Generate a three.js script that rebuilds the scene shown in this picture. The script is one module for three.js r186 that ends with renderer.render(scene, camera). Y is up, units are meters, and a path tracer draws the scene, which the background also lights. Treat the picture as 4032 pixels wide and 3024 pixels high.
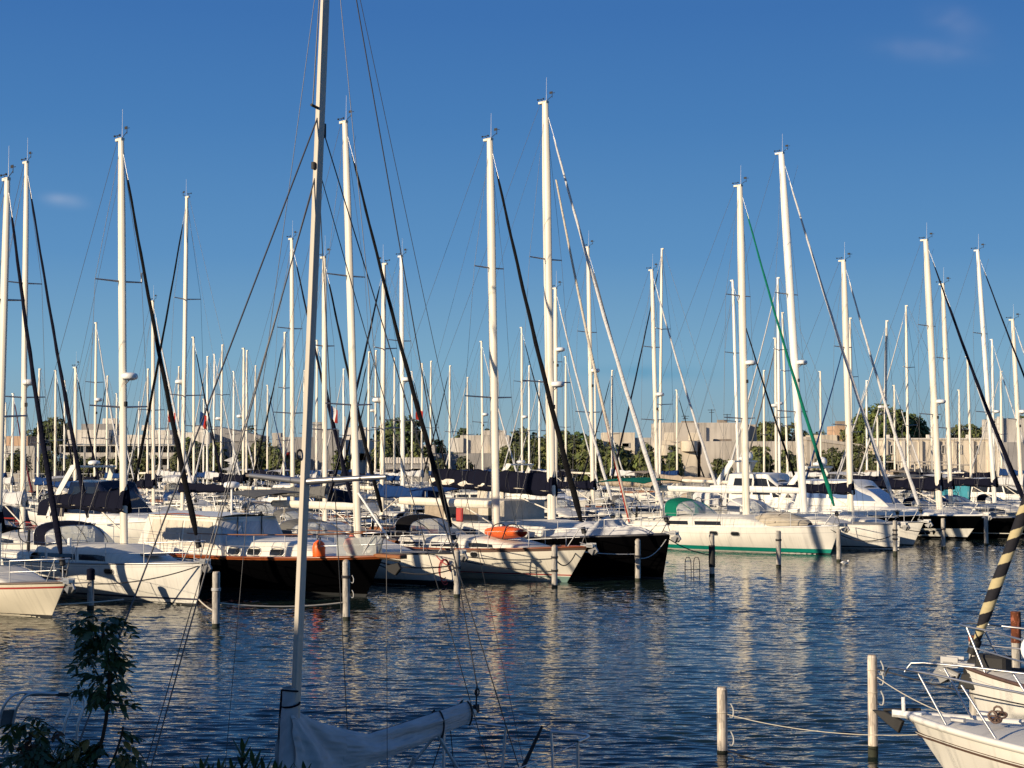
import * as THREE from 'three';
import { mergeGeometries } from 'three/addons/utils/BufferGeometryUtils.js';

// ---------------------------------------------------------------- camera, sky, sun, exposure
const scene = new THREE.Scene();
const camera = new THREE.PerspectiveCamera(26.11, 4 / 3, 0.1, 3000);
camera.position.set(0, 4.5, 0);
camera.rotation.x = THREE.MathUtils.degToRad(2.44);
const renderer = new THREE.WebGLRenderer({ antialias: true });
renderer.toneMapping = THREE.LinearToneMapping;
renderer.toneMappingExposure = 1.3;
renderer.shadowMap.enabled = true;

const V = (x, y, z) => new THREE.Vector3(x, y, z);
const mix = (a, b, t) => a + (b - a) * t;
const clamp = (x, a = 0, b = 1) => Math.min(b, Math.max(a, x));
const smooth = (a, b, x) => { const t = clamp((x - a) / (b - a)); return t * t * (3 - 2 * t); };
let seed = 20231;
const reseed = s => { seed = s; };
const rnd = () => { seed |= 0; seed = seed + 0x6D2B79F5 | 0; let t = Math.imul(seed ^ seed >>> 15, 1 | seed); t = t + Math.imul(t ^ t >>> 7, 61 | t) ^ t; return ((t ^ t >>> 14) >>> 0) / 4294967296; };
const rr = (a, b) => a + (b - a) * rnd();
const pick = a => a[Math.floor(rnd() * a.length)];
const hash = (x, y, s = 0) => { let h = Math.imul(x | 0, 374761393) + Math.imul(y | 0, 668265263) + Math.imul(s | 0, 974634777) | 0; h = Math.imul(h ^ h >>> 13, 1274126177); return ((h ^ h >>> 16) >>> 0) / 4294967296; };
// value noise that repeats every px, py cells
function vnoise(x, y, px, py, s = 0) {
  const xi = Math.floor(x), yi = Math.floor(y), fx = x - xi, fy = y - yi, m = (a, n) => ((a % n) + n) % n;
  const u = fx * fx * (3 - 2 * fx), v = fy * fy * (3 - 2 * fy);
  const a = hash(m(xi, px), m(yi, py), s), b = hash(m(xi + 1, px), m(yi, py), s), c = hash(m(xi, px), m(yi + 1, py), s), d = hash(m(xi + 1, px), m(yi + 1, py), s);
  return mix(mix(a, b, u), mix(c, d, u), v);
}
function fbm(u, v, cells, oct, s = 0) { let a = 0, w = 0.5, t = 0, n = cells; for (let i = 0; i < oct; i++) { a += w * vnoise(u * n, v * n, n, n, s + i); t += w; w *= 0.5; n *= 2; } return a / t; }

// the sky: clear afternoon air, deeper blue higher up, paler at the horizon, three thin wisps of cloud
const SUN = V(-0.767, 0.279, 0.578).normalize();
function skyTexture() {
  const W = 2048, Hh = 1024, data = new Float32Array(W * Hh * 4);
  const stops = [[-90, .04, .06, .07], [-1, .20, .30, .35], [0, .230, .325, .375], [1.2, .204, .318, .382], [3.2, .158, .307, .432], [6.8, .084, .217, .410], [11.3, .051, .160, .364], [15, .037, .127, .331], [28, .029, .098, .275], [50, .023, .078, .225], [90, .019, .064, .19]];
  const wisps = [[-15.2, 8.45, 0.36, 0.085, .17, .18], [14.2, 13.4, 0.9, 0.2, .05, .35], [15.2, 14.2, 0.6, 0.35, .035, .9], [4.2, 2.9, 1.2, 0.10, -.06, -.02], [5.4, 2.72, 1.0, 0.09, -.05, 0]];
  for (let j = 0; j < Hh; j++) {
    const el = (j + .5) / Hh * 180 - 90;
    let k = 0; while (k < stops.length - 2 && el > stops[k + 1][0]) k++;
    const A = stops[k], B = stops[k + 1], t = clamp((el - A[0]) / (B[0] - A[0]));
    for (let i = 0; i < W; i++) {
      const ph = ((i + .5) / W - .5) * 2 * Math.PI, ce = Math.cos(el * Math.PI / 180), x = Math.cos(ph) * ce, z = Math.sin(ph) * ce, y = Math.sin(el * Math.PI / 180);
      let r = mix(A[1], B[1], t), g = mix(A[2], B[2], t), b = mix(A[3], B[3], t);
      // aureole round the sun, in keeping with clear air
      const c = clamp(x * SUN.x + y * SUN.y + z * SUN.z), glow = 0.45 * Math.pow(c, 60) + 0.10 * Math.pow(c, 6);
      r += glow; g += glow * .88; b += glow * .68;
      if (z < 0 && el > 0 && el < 20) {
        const az = Math.atan2(x, -z) * 180 / Math.PI;
        for (const [wa, we, sa, se, amp, tilt] of wisps) {
          const da = az - wa, de = el - we - da * tilt * -0.4;
          if (Math.abs(da) > 4 * sa) continue;
          let d = Math.exp(-(da * da) / (2 * sa * sa) - (de * de) / (2 * se * se));
          d *= 0.35 + 1.1 * vnoise(az * 3.1 + 50, el * 7 + 9, 999, 999, 3);
          r += amp * d * 1.0; g += amp * d * .75; b += amp * d * .45;
        }
      }
      const o = (j * W + i) * 4; data[o] = r; data[o + 1] = g; data[o + 2] = b; data[o + 3] = 1;
    }
  }
  const t = new THREE.DataTexture(data, W, Hh, THREE.RGBAFormat, THREE.FloatType);
  t.mapping = THREE.EquirectangularReflectionMapping; t.magFilter = t.minFilter = THREE.LinearFilter; t.needsUpdate = true;
  return t;
}
scene.background = skyTexture();
scene.environment = scene.background;

const sun = new THREE.DirectionalLight(new THREE.Color(1, .82, .585), 5.0);
sun.position.copy(SUN).multiplyScalar(220); sun.target.position.set(0, 0, -70);
sun.position.add(sun.target.position);
sun.castShadow = true; sun.shadow.mapSize.set(4096, 4096);
Object.assign(sun.shadow.camera, { left: -150, right: 150, top: 120, bottom: -120, near: 1, far: 600 });
scene.add(sun, sun.target);

// ---------------------------------------------------------------- textures and materials
function dataTex(w, h, f, srgb = true) {
  const d = new Uint8Array(w * h * 4);
  for (let j = 0; j < h; j++) for (let i = 0; i < w; i++) { const c = f((i + .5) / w, (j + .5) / h), o = (j * w + i) * 4; d[o] = clamp(c[0]) * 255; d[o + 1] = clamp(c[1]) * 255; d[o + 2] = clamp(c[2]) * 255; d[o + 3] = 255; }
  const t = new THREE.DataTexture(d, w, h); t.wrapS = t.wrapT = THREE.RepeatWrapping; t.magFilter = THREE.LinearFilter; t.minFilter = THREE.LinearMipmapLinearFilter; t.generateMipmaps = true;
  if (srgb) t.colorSpace = THREE.SRGBColorSpace; t.needsUpdate = true; return t;
}
const rep = (t, a, b) => { const c = t.clone(); c.repeat.set(a, b); c.needsUpdate = true; return c; };
const gelTex = dataTex(512, 256, (u, v) => { const st = Math.pow(vnoise(u * 90, v * 3, 90, 3, 7), 5) * .10, n = fbm(u, v, 6, 4, 2), f = hash(u * 512, v * 256, 4) * .02; const c = 1.0 - st - n * .06 - f; return [c, c * .995, c * .975]; });
const clothTex = dataTex(256, 256, (u, v) => { const w = .5 + .25 * Math.sin(u * 256 * 1.57) + .25 * Math.sin(v * 256 * 1.57), n = fbm(u, v, 4, 4, 11); const c = .80 + .14 * n + .06 * w; return [c, c, c]; });
const clothBump = dataTex(256, 256, (u, v) => { const n = fbm(u, v, 3, 4, 31), r = vnoise(u * 6 + v * 5, v * 14, 11, 14, 5); const c = .6 * n + .4 * r; return [c, c, c]; }, false);
const stuccoTex = dataTex(512, 512, (u, v) => { const n = fbm(u, v, 4, 6, 21), st = Math.pow(vnoise(u * 40, v * 2, 40, 2, 9), 4) * .16, g = hash(u * 512, v * 512, 8) * .05; const c = .80 + .22 * n - st - g; return [c, c * .985, c * .96]; });
const pileTex = dataTex(256, 512, (u, v) => { const n = fbm(u, v, 5, 6, 41), st = Math.pow(vnoise(u * 24, v * 3, 24, 3, 12), 3) * .35, b = fbm(u, v, 12, 3, 60) > .62 ? .14 : 0; const c = .86 + .22 * n - st - b; return [c, c * .98, c * .95]; });
const rustTex = dataTex(256, 256, (u, v) => { const n = fbm(u, v, 6, 5, 51), p = fbm(u, v, 14, 4, 71); return p > .58 ? [.46 + .2 * n, .33, .25] : [.26 + .18 * n, .13 + .09 * n, .08]; });
const teakTex = dataTex(256, 256, (u, v) => { const g = vnoise(u * 6, v * 60, 6, 60, 3) * .3 + fbm(u, v, 8, 4, 6) * .3; return [.62 + g * .3, .42 + g * .26, .25 + g * .2]; });
const barkTex = dataTex(128, 256, (u, v) => { const g = fbm(u, v, 10, 4, 91); return [.5 + .5 * g, .42 + .5 * g, .34 + .45 * g]; });

const std = (c, r = .6, o = {}) => new THREE.MeshStandardMaterial({ color: c instanceof THREE.Color ? c : new THREE.Color().setRGB(...c), roughness: r, metalness: 0, side: THREE.DoubleSide, ...o });
const phys = (c, r, o = {}) => new THREE.MeshPhysicalMaterial({ color: new THREE.Color().setRGB(...c), roughness: r, metalness: 0, side: THREE.DoubleSide, ...o });
const gel = (c, r = .32) => phys(c, r, { map: rep(gelTex, .25, .5), clearcoat: .35, clearcoatRoughness: .25 });
const M = {
  white: gel([.80, .79, .76]), cream: gel([.74, .69, .58]), ivory: gel([.78, .75, .68]), greyhull: gel([.60, .60, .60]),
  black: phys([.0012, .0012, .0015], .22, { specularIntensity: .08 }), navy: phys([.006, .009, .024], .2, { specularIntensity: .6 }),
  deck: std([.70, .68, .63], .65, { map: rep(gelTex, .3, .3) }), nonskid: std([.40, .40, .39], .85, { map: rep(stuccoTex, .8, .8) }),
  teak: std([.50, .42, .36], .6, { map: rep(teakTex, 1, 1) }), varnish: phys([.46, .24, .12], .35, { map: rep(teakTex, .7, .7), clearcoat: .4 }),
  redline: std([.35, .035, .03], .5), brownline: std([.10, .06, .045], .5), bootblack: std([.012, .013, .02], .5), bootgreen: std([.0, .22, .17], .5), bootnavy: std([.012, .016, .05], .5), antigreen: std([.13, .22, .20], .8), antiblue: std([.015, .03, .06], .8), antidark: std([.018, .02, .022], .8),
  window: phys([.015, .017, .02], .08), winblue: phys([.10, .16, .30], .08, { clearcoat: 1, clearcoatRoughness: .05 }), vinyl: phys([.62, .64, .62], .12, { transmission: .55, thickness: 0, ior: 1.45 }),
  mast: phys([.80, .75, .66], .42, { map: rep(gelTex, .5, .2) }), mastwhite: phys([.86, .85, .82], .35, { map: rep(gelTex, .5, .2) }), mastgrey: phys([.60, .58, .53], .48, { map: rep(gelTex, .5, .2) }),
  alu: std([.33, .33, .33], .4, { metalness: .75 }), steel: std([.55, .55, .55], .42, { metalness: .9 }), wire: std([.10, .10, .105], .45, { metalness: .6 }), wirelight: std([.55, .55, .55], .4, { metalness: .5 }),
  dark: std([.012, .012, .013], .7), plastic: std([.78, .78, .76], .4), grey: std([.22, .22, .22], .7), greylight: std([.45, .45, .44], .7),
  ropeW: std([.52, .47, .38], .9), ropeD: std([.035, .035, .04], .9), ropeR: std([.36, .05, .05], .9), orange: phys([.80, .12, .015], .45), pinkbuoy: std([.66, .20, .13], .55), yellow: std([.62, .42, .03], .6), red: std([.40, .04, .035], .7),
};
const cloth = (c, r = .88) => phys(c, r, { specularIntensity: .22, map: rep(clothTex, 2, 2), bumpMap: rep(clothBump, 1.2, 1.2), bumpScale: .03 });
Object.assign(M, { cNavy: cloth([.0055, .0065, .018]), cBlack: cloth([.006, .006, .0075]), cBlue: cloth([.012, .045, .16]), cGreen: cloth([.005, .17, .11]), cTan: cloth([.42, .35, .27]), cBeige: cloth([.52, .46, .36]), cWhite: cloth([.66, .66, .66]), cGrey: cloth([.16, .16, .155]), cCream: cloth([.66, .60, .50]), cTeal: cloth([.06, .30, .38]), cRed: cloth([.36, .03, .02]), cBurg: cloth([.11, .02, .03]) });

// ---------------------------------------------------------------- geometry helpers
const flat = g => g.index ? g.toNonIndexed() : g;
const join = list => list.length === 1 ? list[0] : mergeGeometries(list.map(flat));
function mesh(name, geo, mat, parent) {
  const m = new THREE.Mesh(Array.isArray(geo) ? join(geo) : geo, mat); m.name = name; m.castShadow = m.receiveShadow = true; (parent || scene).add(m); return m;
}
const taken = {};
function numbered(n) { const k = taken[n] = (taken[n] ?? -1) + 1; return k ? n + '_' + String(k).padStart(3, '0') : n; }
function tag(o, label, category, group, kind) { o.userData.label = label; if (category) o.userData.category = category; if (group) o.userData.group = group; if (kind) o.userData.kind = kind; return o; }
function thing(name, label, category, p = [0, 0, 0], turn = 0, group) { const g = new THREE.Group(); g.name = numbered(name); g.position.set(...p); g.rotation.y = turn; scene.add(g); return tag(g, label, category, group); }
function solo(name, geo, mat, label, category, group) { const m = mesh(numbered(name), geo, mat); return tag(m, label, category, group); }
function structure(name, geo, mat, label) { const m = mesh(name, geo, mat); m.userData.kind = 'structure'; if (label) m.userData.label = label; return m; }
function grid(nu, nv, f, uvf) {
  const pos = [], uv = [], idx = [];
  for (let i = 0; i <= nu; i++) for (let j = 0; j <= nv; j++) { const p = f(i / nu, j / nv); pos.push(p[0], p[1], p[2]); const q = uvf ? uvf(i / nu, j / nv, p) : [p[0], p[1] + p[2]]; uv.push(q[0], q[1]); }
  for (let i = 0; i < nu; i++) for (let j = 0; j < nv; j++) { const a = i * (nv + 1) + j, b = a + nv + 1; idx.push(a, b, a + 1, b, b + 1, a + 1); }
  const g = new THREE.BufferGeometry(); g.setAttribute('position', new THREE.Float32BufferAttribute(pos, 3)); g.setAttribute('uv', new THREE.Float32BufferAttribute(uv, 2)); g.setIndex(idx); g.computeVertexNormals(); return g;
}
const YUP = V(0, 1, 0);
function bar(a, b, r0, r1 = r0, seg = 6) {
  const A = V(...a), B = V(...b), d = B.clone().sub(A), l = d.length(); const g = new THREE.CylinderGeometry(r1, r0, l, seg, 1);
  const uv = g.attributes.uv; for (let i = 0; i < uv.count; i++) uv.setXY(i, uv.getX(i) * r0 * 6.28, uv.getY(i) * l);
  g.applyQuaternion(new THREE.Quaternion().setFromUnitVectors(YUP, d.normalize())); g.translate((A.x + B.x) / 2, (A.y + B.y) / 2, (A.z + B.z) / 2); return g;
}
function pipe(pts, r, seg = 6, per = 4) { const c = new THREE.CatmullRomCurve3(pts.map(p => V(...p)), false, 'centripetal'); return new THREE.TubeGeometry(c, Math.max(2, (pts.length - 1) * per), r, seg, false); }
function sag(a, b, drop, r, seg = 5) { const pts = []; for (let i = 0; i <= 8; i++) { const t = i / 8; pts.push([mix(a[0], b[0], t), mix(a[1], b[1], t) - drop * 4 * t * (1 - t), mix(a[2], b[2], t)]); } return pipe(pts, r, seg, 2); }
function box(w, h, d, x = 0, y = 0, z = 0) { const g = new THREE.BoxGeometry(w, h, d); const p = g.attributes.position, n = g.attributes.normal, uv = g.attributes.uv; for (let i = 0; i < p.count; i++) { const ax = Math.abs(n.getX(i)), ay = Math.abs(n.getY(i)); if (ax > .5) uv.setXY(i, p.getZ(i), p.getY(i)); else if (ay > .5) uv.setXY(i, p.getX(i), p.getZ(i)); else uv.setXY(i, p.getX(i), p.getY(i)); } g.translate(x, y, z); return g; }
// box with chamfered edges
function cbox(w, h, d, x = 0, y = 0, z = 0, c = .03) {
  c = Math.min(c, w * .4, h * .4, d * .4);
  const s = new THREE.Shape(); const a = w / 2 - c, b = h / 2 - c; s.moveTo(-a, -b); s.lineTo(a, -b); s.lineTo(a, b); s.lineTo(-a, b); s.closePath();
  const g = new THREE.ExtrudeGeometry(s, { depth: d - 2 * c, bevelEnabled: true, bevelThickness: c, bevelSize: c, bevelSegments: 1, steps: 1 }); g.translate(x, y, z - d / 2 + c); return g;
}
function lathe(pts, seg, x = 0, y = 0, z = 0) { const g = new THREE.LatheGeometry(pts.map(p => new THREE.Vector2(p[0], p[1])), seg); g.translate(x, y, z); return g; }
function ball(r, x, y, z, sx = 1, sy = 1, sz = 1, a = 12, b = 8) { const g = new THREE.SphereGeometry(r, a, b); g.scale(sx, sy, sz); g.translate(x, y, z); return g; }
function prism(pts, depth, bevel = 0) { const s = new THREE.Shape(pts.map(p => new THREE.Vector2(p[0], p[1]))); return new THREE.ExtrudeGeometry(s, { depth, bevelEnabled: bevel > 0, bevelSize: bevel, bevelThickness: bevel, bevelSegments: 1 }); }

// ---------------------------------------------------------------- the setting: water, far quay, near quay
const waves = []; reseed(77);
for (let i = 0; i < 60; i++) { const lam = 0.17 * Math.pow(8.5, Math.pow(i / 59, 1.35)), dir = 1.66 + (rr(-1, 1) + rr(-1, 1) + rr(-1, 1)) * .25, k = 2 * Math.PI / lam; const slope = 0.0225 * (lam < .3 ? 1.35 : lam < .5 ? 1.0 : lam < .9 ? .6 : .3); waves.push([k * Math.cos(dir), k * Math.sin(dir), slope / k, rr(0, 6.28)]); }
const gust = (x, z) => 0.55 + .85 * smooth(.3, .75, fbm((x + 200) / 400 + .013 * Math.sin(z * .2), (z + 300) / 160, 24, 3, 5));
function waterY(x, z) { let y = 0; for (const w of waves) y += w[2] * Math.sin(w[0] * x + w[1] * z + w[3]); return y * gust(x, z); }
const rip = []; for (let i = 0; i < 26; i++) { const n = Math.round(rr(9, 26)), a = (rr(-1, 1) + rr(-1, 1)) * .34 + Math.PI / 2; rip.push([Math.round(n * Math.cos(a)), Math.round(n * Math.sin(a)), 1 / n, rr(0, 6.28)]); }
const ripTex = dataTex(512, 512, (u, v) => { let y = 0; for (const r of rip) y += r[2] * Math.sin(6.2832 * (r[0] * u + r[1] * v) + r[3]); const c = .5 + .5 * y / .9; return [c, c, c]; }, false);
const water = phys([.008, .017, .015], .04, { ior: 1.28, bumpMap: rep(ripTex, 1, 1), bumpScale: .008 });
{
  const n = 1000, m = 500, z0 = 17, z1 = 112;
  const g = grid(n, m, (s, t) => { const Z = z0 * Math.pow(z1 / z0, s), w = Z * .325 + 3, x = mix(-w, w, t) + Z * .02, z = -Z; return [x, waterY(x, z), z]; }, (s, t, p) => [p[0] * .42, p[2] * .42]);
  structure('harbor_water', g, water, 'rippled dark blue harbour water between the moored boats');
  const far = new THREE.PlaneGeometry(1400, 1400, 1, 1); far.rotateX(-Math.PI / 2); far.translate(0, -.14, -300); const q = far.attributes.uv, pp = far.attributes.position; for (let i = 0; i < q.count; i++) q.setXY(i, pp.getX(i) * .42, pp.getZ(i) * .42);
  structure('water', far, water, 'still dark water further out in the marina');
}
const concrete = std([.40, .385, .36], .9, { map: rep(stuccoTex, .25, .25) }), stone = std([.30, .27, .23], .92, { map: rep(stuccoTex, .2, .2) }), soil = std([.10, .085, .055], .95, { map: rep(stuccoTex, .1, .1) });
{
  structure('far_ground', box(900, 1.2, 600, 0, .35, -492), soil, 'low land behind the far quay');
  structure('far_quay', cbox(320, 1.5, 9, 0, .55, -188.5, .06), concrete, 'pale concrete quay edge across the marina');
  structure('near_quay', cbox(90, 2.2, 40, -8, .1, 9.5, .06), concrete, 'near quay under the viewpoint');
}
// ---------------------------------------------------------------- boats
// A hull in its own frame: x forward, y up from the waterline, z to starboard; x = 0 amidships.
function hullForm(o) {
  const { L, B, fb, fm = fb * .82, fs = fb * .88, rb = .5, rs = .15, tw = .72, draft = .5, um = .42, full = .38, flare = 0, pointy = 2.1 } = o;
  const sheer = u => { const a = 2 * (fs + fb - 2 * fm), b = -3 * fs - fb + 4 * fm; return fs + b * u + a * u * u; };
  const half = u => B / 2 * (u < um ? mix(tw, 1, Math.sin(Math.PI / 2 * u / um)) : Math.pow(Math.max(0, 1 - Math.pow((u - um) / (1 - um), pointy)), .88));
  const dr = u => draft * (u < um ? mix(.35, 1, Math.sin(Math.PI / 2 * u / um)) : mix(.5, 1, Math.pow(1 - (u - um) / (1 - um), .6)));
  const q = u => mix(full, .62 + flare, smooth(.35, 1, u));
  const xAt = (u, y) => { const r = clamp(1 - y / sheer(u), -.1, 1.4); return L * (u - .5) - rb * r * smooth(.45, 1, u) + rs * r * smooth(.4, 0, u); };
  const zAt = (u, y) => { const s = clamp((y + dr(u)) / (sheer(u) + dr(u))); return half(u) * Math.pow(Math.sin(Math.PI / 2 * s), q(u)); };
  return { L, B, fb, rb, sheer, half, dr, xAt, zAt };
}
const pow1 = t => 1 - Math.pow(1 - t, 1.6);      // finer stations towards the bow
function hullGeo(h, nu = 30, nv = 10) {
  const side = s => grid(nu, nv, (a, j) => { const u = pow1(a), y = mix(-h.dr(u), h.sheer(u), j); return [h.xAt(u, y), y, s * h.zAt(u, y)]; }, (a, j, p) => [p[0], p[1]]);
  const port = side(-1); port.index.array.reverse();
  const transom = grid(8, nv, (t, j) => { const y = mix(-h.dr(0), h.sheer(0), j); return [h.xAt(0, y) - .002, y, mix(-1, 1, t) * h.zAt(0, y)]; }, (a, j, p) => [p[2], p[1]]);
  port.computeVertexNormals();
  return [side(1), port, transom];
}
function bandGeo(h, y0, y1, out = .006, u0 = 0, u1 = 1, nu = 30, sides = [1, -1]) {
  const f = (y, u) => typeof y === 'function' ? y(u) : y;
  return sides.map(s => grid(nu, 1, (a, j) => { const u = mix(u0, u1, pow1(a)), y = mix(f(y0, u), f(y1, u), j); return [h.xAt(u, y) + (u > .97 ? out : 0), y, s * (h.zAt(u, y) + out)]; }, (a, j, p) => [p[0], p[1]]));
}
function deckGeo(h, nu = 24, drop = .03) { return grid(nu, 8, (u, t) => { const w = h.half(u) * .985, z = mix(-1, 1, t) * w; return [h.xAt(u, h.sheer(u)), h.sheer(u) - drop + .05 * (1 - (2 * t - 1) ** 2), z]; }, (a, b, p) => [p[0], p[2]]); }
function railGeo(h, r, dy = 0, nu = 22, u0 = 0) { return [1, -1].map(s => { const p = []; for (let i = 0; i <= nu; i++) { const u = mix(u0, 1, pow1(i / nu)); p.push([h.xAt(u, h.sheer(u)), h.sheer(u) + dy, s * h.half(u) * .995]); } return pipe(p, r, 5, 2); }); }
// an oval port light on the hull: rim and dark glass
function portLight(parent, h, u, y, w, ht, s = 1, rim = M.steel, glass = M.window) {
  const x = h.xAt(u, y), e = .01, u2 = u + .01, x2 = h.xAt(u2, y), z = h.zAt(u, y), z2 = h.zAt(u2, y), zu = h.zAt(u, y + .05);
  const tan = V(x2 - x, 0, s * (z2 - z)).normalize(), up = V(0, .05, s * (zu - z)).normalize(), n = tan.clone().cross(up).normalize(); if (n.z * s < 0) n.negate();
  const oval = (a, b, d) => { const sh = new THREE.Shape(); const r = Math.min(a, b); sh.moveTo(-a + r, -b); sh.lineTo(a - r, -b); sh.absarc(a - r, -b + r, r, -Math.PI / 2, Math.PI / 2); sh.lineTo(-a + r, b); sh.absarc(-a + r, b - r, r, Math.PI / 2, 1.5 * Math.PI); return new THREE.ExtrudeGeometry(sh, { depth: d, bevelEnabled: false, curveSegments: 6 }); };
  const mtx = new THREE.Matrix4().makeBasis(tan, up, tan.clone().cross(up)).setPosition(V(x, y, s * z).addScaledVector(n, -.01));
  const flip = tan.clone().cross(up).dot(n) < 0 ? -1 : 1;
  const a = oval(w / 2 + .03, ht / 2 + .03, .025), b = oval(w / 2, ht / 2, .032); for (const g of [a, b]) { if (flip < 0) g.scale(1, 1, -1); g.applyMatrix4(mtx); }
  const p = mesh('porthole', a, rim, parent); mesh('glass', b, glass, p); return p;
}
// coachroof: a lofted low cabin on the deck, side windows as pieces of their own
function cabin(parent, h, o) {
  const { x0, x1, wf = .62, hh = .42, mat = M.deck, wins = [], front = .35, name = 'coachroof', y0 = 0 } = o;
  const uOf = x => clamp(x / h.L + .5), base = x => h.sheer(uOf(x)) - .04 + y0;
  const wAt = x => Math.min(h.half(uOf(x)) * wf, (o.wmax || 9));
  const top = x => hh * Math.min(1, Math.pow(clamp((x1 - x) / ((x1 - x0) * front) + .02), .75)) * (1 + .06 * Math.sin((x - x0) / (x1 - x0) * 3));
  const prof = [[1, 0], [.93, .62], [.86, .86], [.72, .98], [.4, 1.06], [0, 1.09]];
  const pt = (x, v, s, out = 0) => { const f = v * (prof.length - 1), i = Math.min(prof.length - 2, Math.floor(f)), t = f - i; const w = wAt(x), ht = top(x); return [x, base(x) + mix(prof[i][1], prof[i + 1][1], t) * ht, s * (mix(prof[i][0], prof[i + 1][0], t) * w + out)]; };
  const n = 20, g = [];
  for (const s of [1, -1]) g.push(grid(n, 10, (a, v) => pt(mix(x0, x1, a), v, s), (a, v, p) => [p[0], p[1] + p[2]]));
  g.push(grid(10, 10, (a, v) => { const p = pt(x0, 1 - Math.abs(2 * a - 1), a < .5 ? -1 : 1); return [x0, mix(base(x0), p[1], v), p[2]]; }));
  const c = mesh(name, g, mat, parent);
  for (const [a, b, va = .06, vb = .17, m = M.window] of wins) for (const s of [1, -1]) mesh('window', grid(8, 2, (t, j) => pt(mix(a, b, t) - (j - .5) * .08, mix(va, vb, j), s, .008)), m, c);
  return { base, wAt, top, pt, mesh: c, deckTop: x => base(x) + top(x) * 1.08 };
}
// a folding canvas hood with clear windows
function sprayhood(parent, x, y, w, len, ht, mat, clear = M.vinyl) {
  const pt = (s, a) => { const e = Math.sin(s * Math.PI / 2), hh = ht * Math.pow(e, .7), k = mix(.9, 1, s), aa = a * Math.PI; return [x + len * (1 - s), y + hh * Math.pow(Math.max(0, Math.sin(aa)), .45), w * k * Math.cos(aa) * mix(.86, 1, Math.sin(aa))]; };
  const p = mesh('sprayhood', grid(8, 16, (s, a) => pt(mix(.55, 1, s), a), (s, a) => [s * .5, a * 2]), mat, parent);
  mesh('clear_window', grid(6, 16, (s, a) => pt(mix(.0, .55, s), mix(.08, .92, a))), clear, p);
  for (const s of [1, .55]) { const q = []; for (let i = 0; i <= 10; i++) q.push(pt(s, i / 10)); mesh('hood_frame', pipe(q, .016, 5, 2), M.steel, p); }
  for (const a of [.27, .5, .73]) mesh('seam', pipe([0, .2, .4, .56].map(s => { const q = pt(s, a); return [q[0] + .006, q[1] + .006, q[2]]; }), .014, 4, 2), mat, p);
  return p;
}
function bimini(parent, x0, x1, y, w, mat, feet, arch = .16) {
  const p = mesh('bimini', [grid(8, 10, (s, t) => { const q = 2 * t - 1; return [mix(x0, x1, s), y + arch * (1 - q * q) + .10 * Math.sin(s * Math.PI) - .02, q * w]; }, (s, t) => [s, t]), grid(8, 10, (s, t) => { const q = 2 * t - 1; return [mix(x0, x1, s), y - .025 + arch * (1 - q * q) + .10 * Math.sin(s * Math.PI) - .02, q * w]; }, (s, t) => [s, t])], mat, parent);
  const f = []; for (const s of [-1, 1]) for (const [a, b] of [[.08, .35], [.92, .62], [.5, .5]]) f.push(bar([mix(x0, x1, b), feet, s * w * 1.02], [mix(x0, x1, a), y, s * w * .98], .014, .014, 5));
  mesh('frame', f, M.steel, p); return p;
}
function radar(parent, x, y, z, r = .26, mat = M.plastic) { const p = mesh('radar_dome', lathe([[0, .02], [r * .82, .02], [r, .07], [r, .15], [r * .9, .2], [r * .5, .235], [0, .24]], 16, x, y, z), mat, parent); return p; }
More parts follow.
